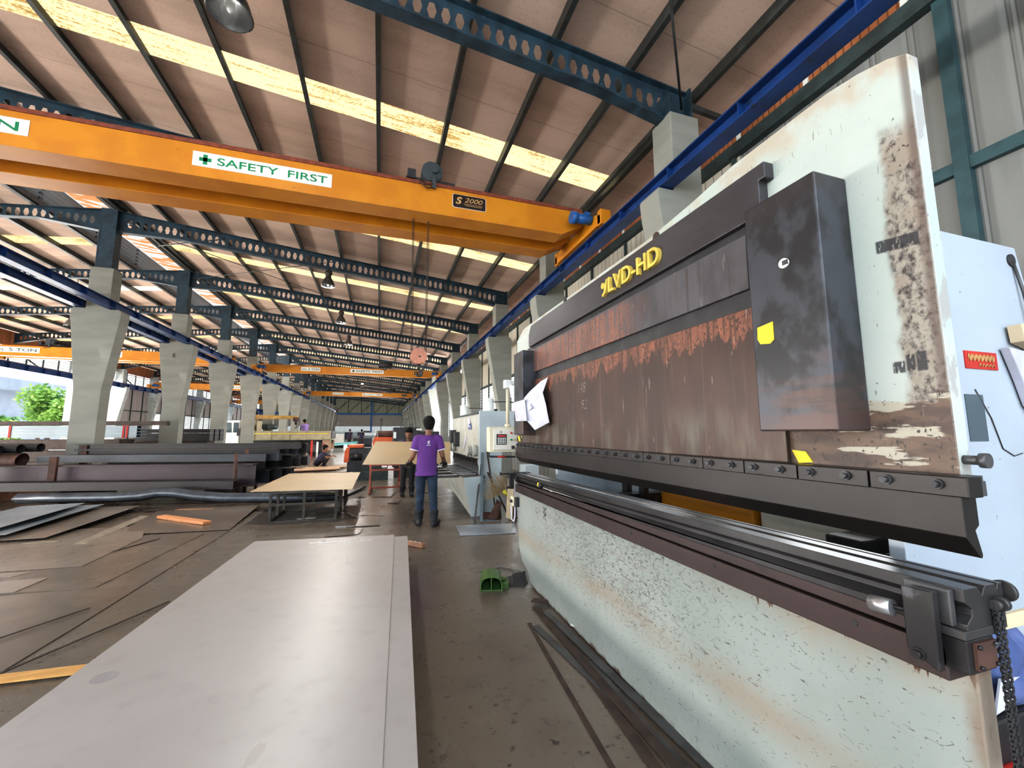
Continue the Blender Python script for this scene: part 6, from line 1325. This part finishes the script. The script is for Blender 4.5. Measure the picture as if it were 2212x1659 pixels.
tree('low bush left of the tallest tree outside', -28.0, 42.5, 3.0, 1.4, (m_leaf1, m_leaf2), 1300, .2)
tree('low green bush under the yellow green tree outside', -23.0, 41.5, 2.8, 1.4, (m_leaf1, m_leaf2), 1100, .2)
t = thing('building', 'pale blue white building with balconies beyond the trees at the left', 'building', (-50, 66, 0))
b = MB(); b.box(-70, -41.8, 61, 75, 0, 3.2); b.box(-70, -42.2, 61, 75, 3.2, 6.5); b.box(-70, -40.6, 60.4, 75, 6.5, 7.8); b.build('wall', m_bldg, t)
b = MB(); b.box(-70, -41.0, 60, 60.6, 4.1, 5.0); b.build('balcony', m_bldg, t)
for z in (1.2, 5.2): 
    b = MB(); b.box(-52, -43.5, 60.85, 61.05, z, z + 1.3); b.build('window', m_bwin, t)
b = MB(); b.tube([(-42.6, 59.7, 0), (-42.6, 59.7, 6.2)], .1, 6); b.tube([(-50, 59.7, 5.6), (-41.2, 59.7, 5.6)], .06, 6); b.build('railing', m_bwin, t)
b = MB(); b.box(-18.02, -17.92, 26.0, 26.15, 0, 4.8); tag(b.build('steel_post', m_steelblue), 'thin blue steel post in the open left side', 'post')
# ------------------------------------------------------------------ camera
cam = bpy.data.cameras.new('camera'); co = bpy.data.objects.new('camera', cam); C.objects.link(co); S.camera = co
yw, pt, rl_ = math.radians(17.9), math.radians(6.7), math.radians(-.14)
fw = Vector((math.sin(yw) * math.cos(pt), math.cos(yw) * math.cos(pt), math.sin(pt))); rt = Vector((math.cos(yw), -math.sin(yw), 0)); up = rt.cross(fw)
R_ = rt * math.cos(rl_) + up * math.sin(rl_); U_ = -rt * math.sin(rl_) + up * math.cos(rl_)
co.matrix_world = Matrix((( R_.x, U_.x, -fw.x, 0), (R_.y, U_.y, -fw.y, 0), (R_.z, U_.z, -fw.z, 1.5), (0, 0, 0, 1)))
cam.sensor_width = 36; cam.lens = 36 * 880 / 2212; cam.clip_start = .02; cam.clip_end = 500
# ------------------------------------------------------------------ light
w = bpy.data.worlds.new('sky'); S.world = w; w.use_nodes = True; nt = w.node_tree
bg = nt.nodes['Background']; tc = nt.nodes.new('ShaderNodeTexCoord'); sp = nt.nodes.new('ShaderNodeSeparateXYZ'); nt.links.new(tc.outputs['Generated'], sp.inputs[0])
rp = nt.nodes.new('ShaderNodeValToRGB'); nt.links.new(sp.outputs[2], rp.inputs[0])
rp.color_ramp.elements[0].position = 0; rp.color_ramp.elements[0].color = (.95, .97, 1, 1); rp.color_ramp.elements[1].position = .7; rp.color_ramp.elements[1].color = (.62, .80, 1, 1)
nt.links.new(rp.outputs[0], bg.inputs[0]); bg.inputs[1].default_value = 2.6
def area(name, loc, target, sx, sy, power, col):
    l = bpy.data.lights.new(name, 'AREA'); l.shape = 'RECTANGLE'; l.size = sx; l.size_y = sy; l.energy = power; l.color = col
    o = bpy.data.objects.new(name, l); C.objects.link(o); o.location = loc
    o.rotation_euler = (Vector(target) - Vector(loc)).to_track_quat('-Z', 'Y').to_euler(); return o
area('daylight_behind', (-5, -5.0, 5.0), (-2.5, 7, .5), 18, 3.5, 1250, (.80, .90, 1))
area('yard_bounce_fill', (-5, -5.0, .4), (-3, 8, 6.5), 20, 1.6, 170, (1, .92, .82))  # uplight added to brighten the near roof underside, imitating yard bounce
area('daylight_left', (-20.5, 30, 3.0), (0, 28, 3.2), 26, 4, 2600, (.97, .98, 1))
area('yard_bounce_fill_left', (-19.3, 18, 1.2), (-1, 18, 6.5), 50, 1.6, 8000, (1, .94, .86))  # added low uplight raking the roof so the purlins cast shadows
area('ridge_daylight', (-8.4, 34, 8.15), (-8.0, 34, 0), 1.2, 74, 8000, (1, .98, .95))
area('door_right', (5.4, 29.2, 2.6), (0, 29, 2.4), 4.2, 4, 900, (.97, .98, 1))
area('far_daylight', (-6, 71, 3.4), (-6, 40, 3.0), 18, 3, 1500, (.96, .98, 1))
area('door_front_right', (4.2, -4.2, 2.4), (2, 2, 2.0), 3.5, 4, 75, (.9, .95, 1))
area('roof_fill_left', (-12.5, 38, .3), (-12.5, 38.01, 9), 8, 60, 1900, (1, .95, .88))  # uplight added at floor level to lift the left bay roof
area('roof_fill_right', (-1.8, 42, .3), (-1.8, 42.01, 9), 6, 50, 1300, (1, .93, .85))  # same added roof fill, for the far part of the right bay
for k in (0, 1, 2, 3, 4, 6, 8, 10, 12):  # fill lights added under the roof to brighten the aisle floor
    l = bpy.data.lights.new('aisle_fill', 'AREA'); l.shape = 'DISK'; l.size = .3; l.energy = 210 if k else 20; l.color = (1, .97, .92)
    o = bpy.data.objects.new('aisle_fill', l); C.objects.link(o); o.location = (-1.69, RY(k), 6.06)
area('press_rear_fill', (5.0, 2.6, 2.2), (2.4, 2.6, .9), 3.0, 2.0, 120, (.95, .98, 1))  # fill added to brighten behind the press; the wall there is solid
sun = bpy.data.lights.new('sun', 'SUN'); sun.energy = 3.0; sun.angle = .02; so = bpy.data.objects.new('sun', sun); C.objects.link(so); so.rotation_euler = (math.radians(22), math.radians(-18), 0)
S.view_settings.view_transform = 'Standard'; S.view_settings.look = 'None'; S.view_settings.exposure = 0.0; S.view_settings.gamma = .89
S.cycles.use_denoising = True; S.cycles.use_adaptive_sampling = True; S.cycles.time_limit = 1000; S.cycles.adaptive_threshold = .09; S.cycles.adaptive_min_samples = 12; S.cycles.max_bounces = 5; S.cycles.diffuse_bounces = 3; S.cycles.glossy_bounces = 2; S.cycles.transmission_bounces = 4; S.cycles.sample_clamp_indirect = 6
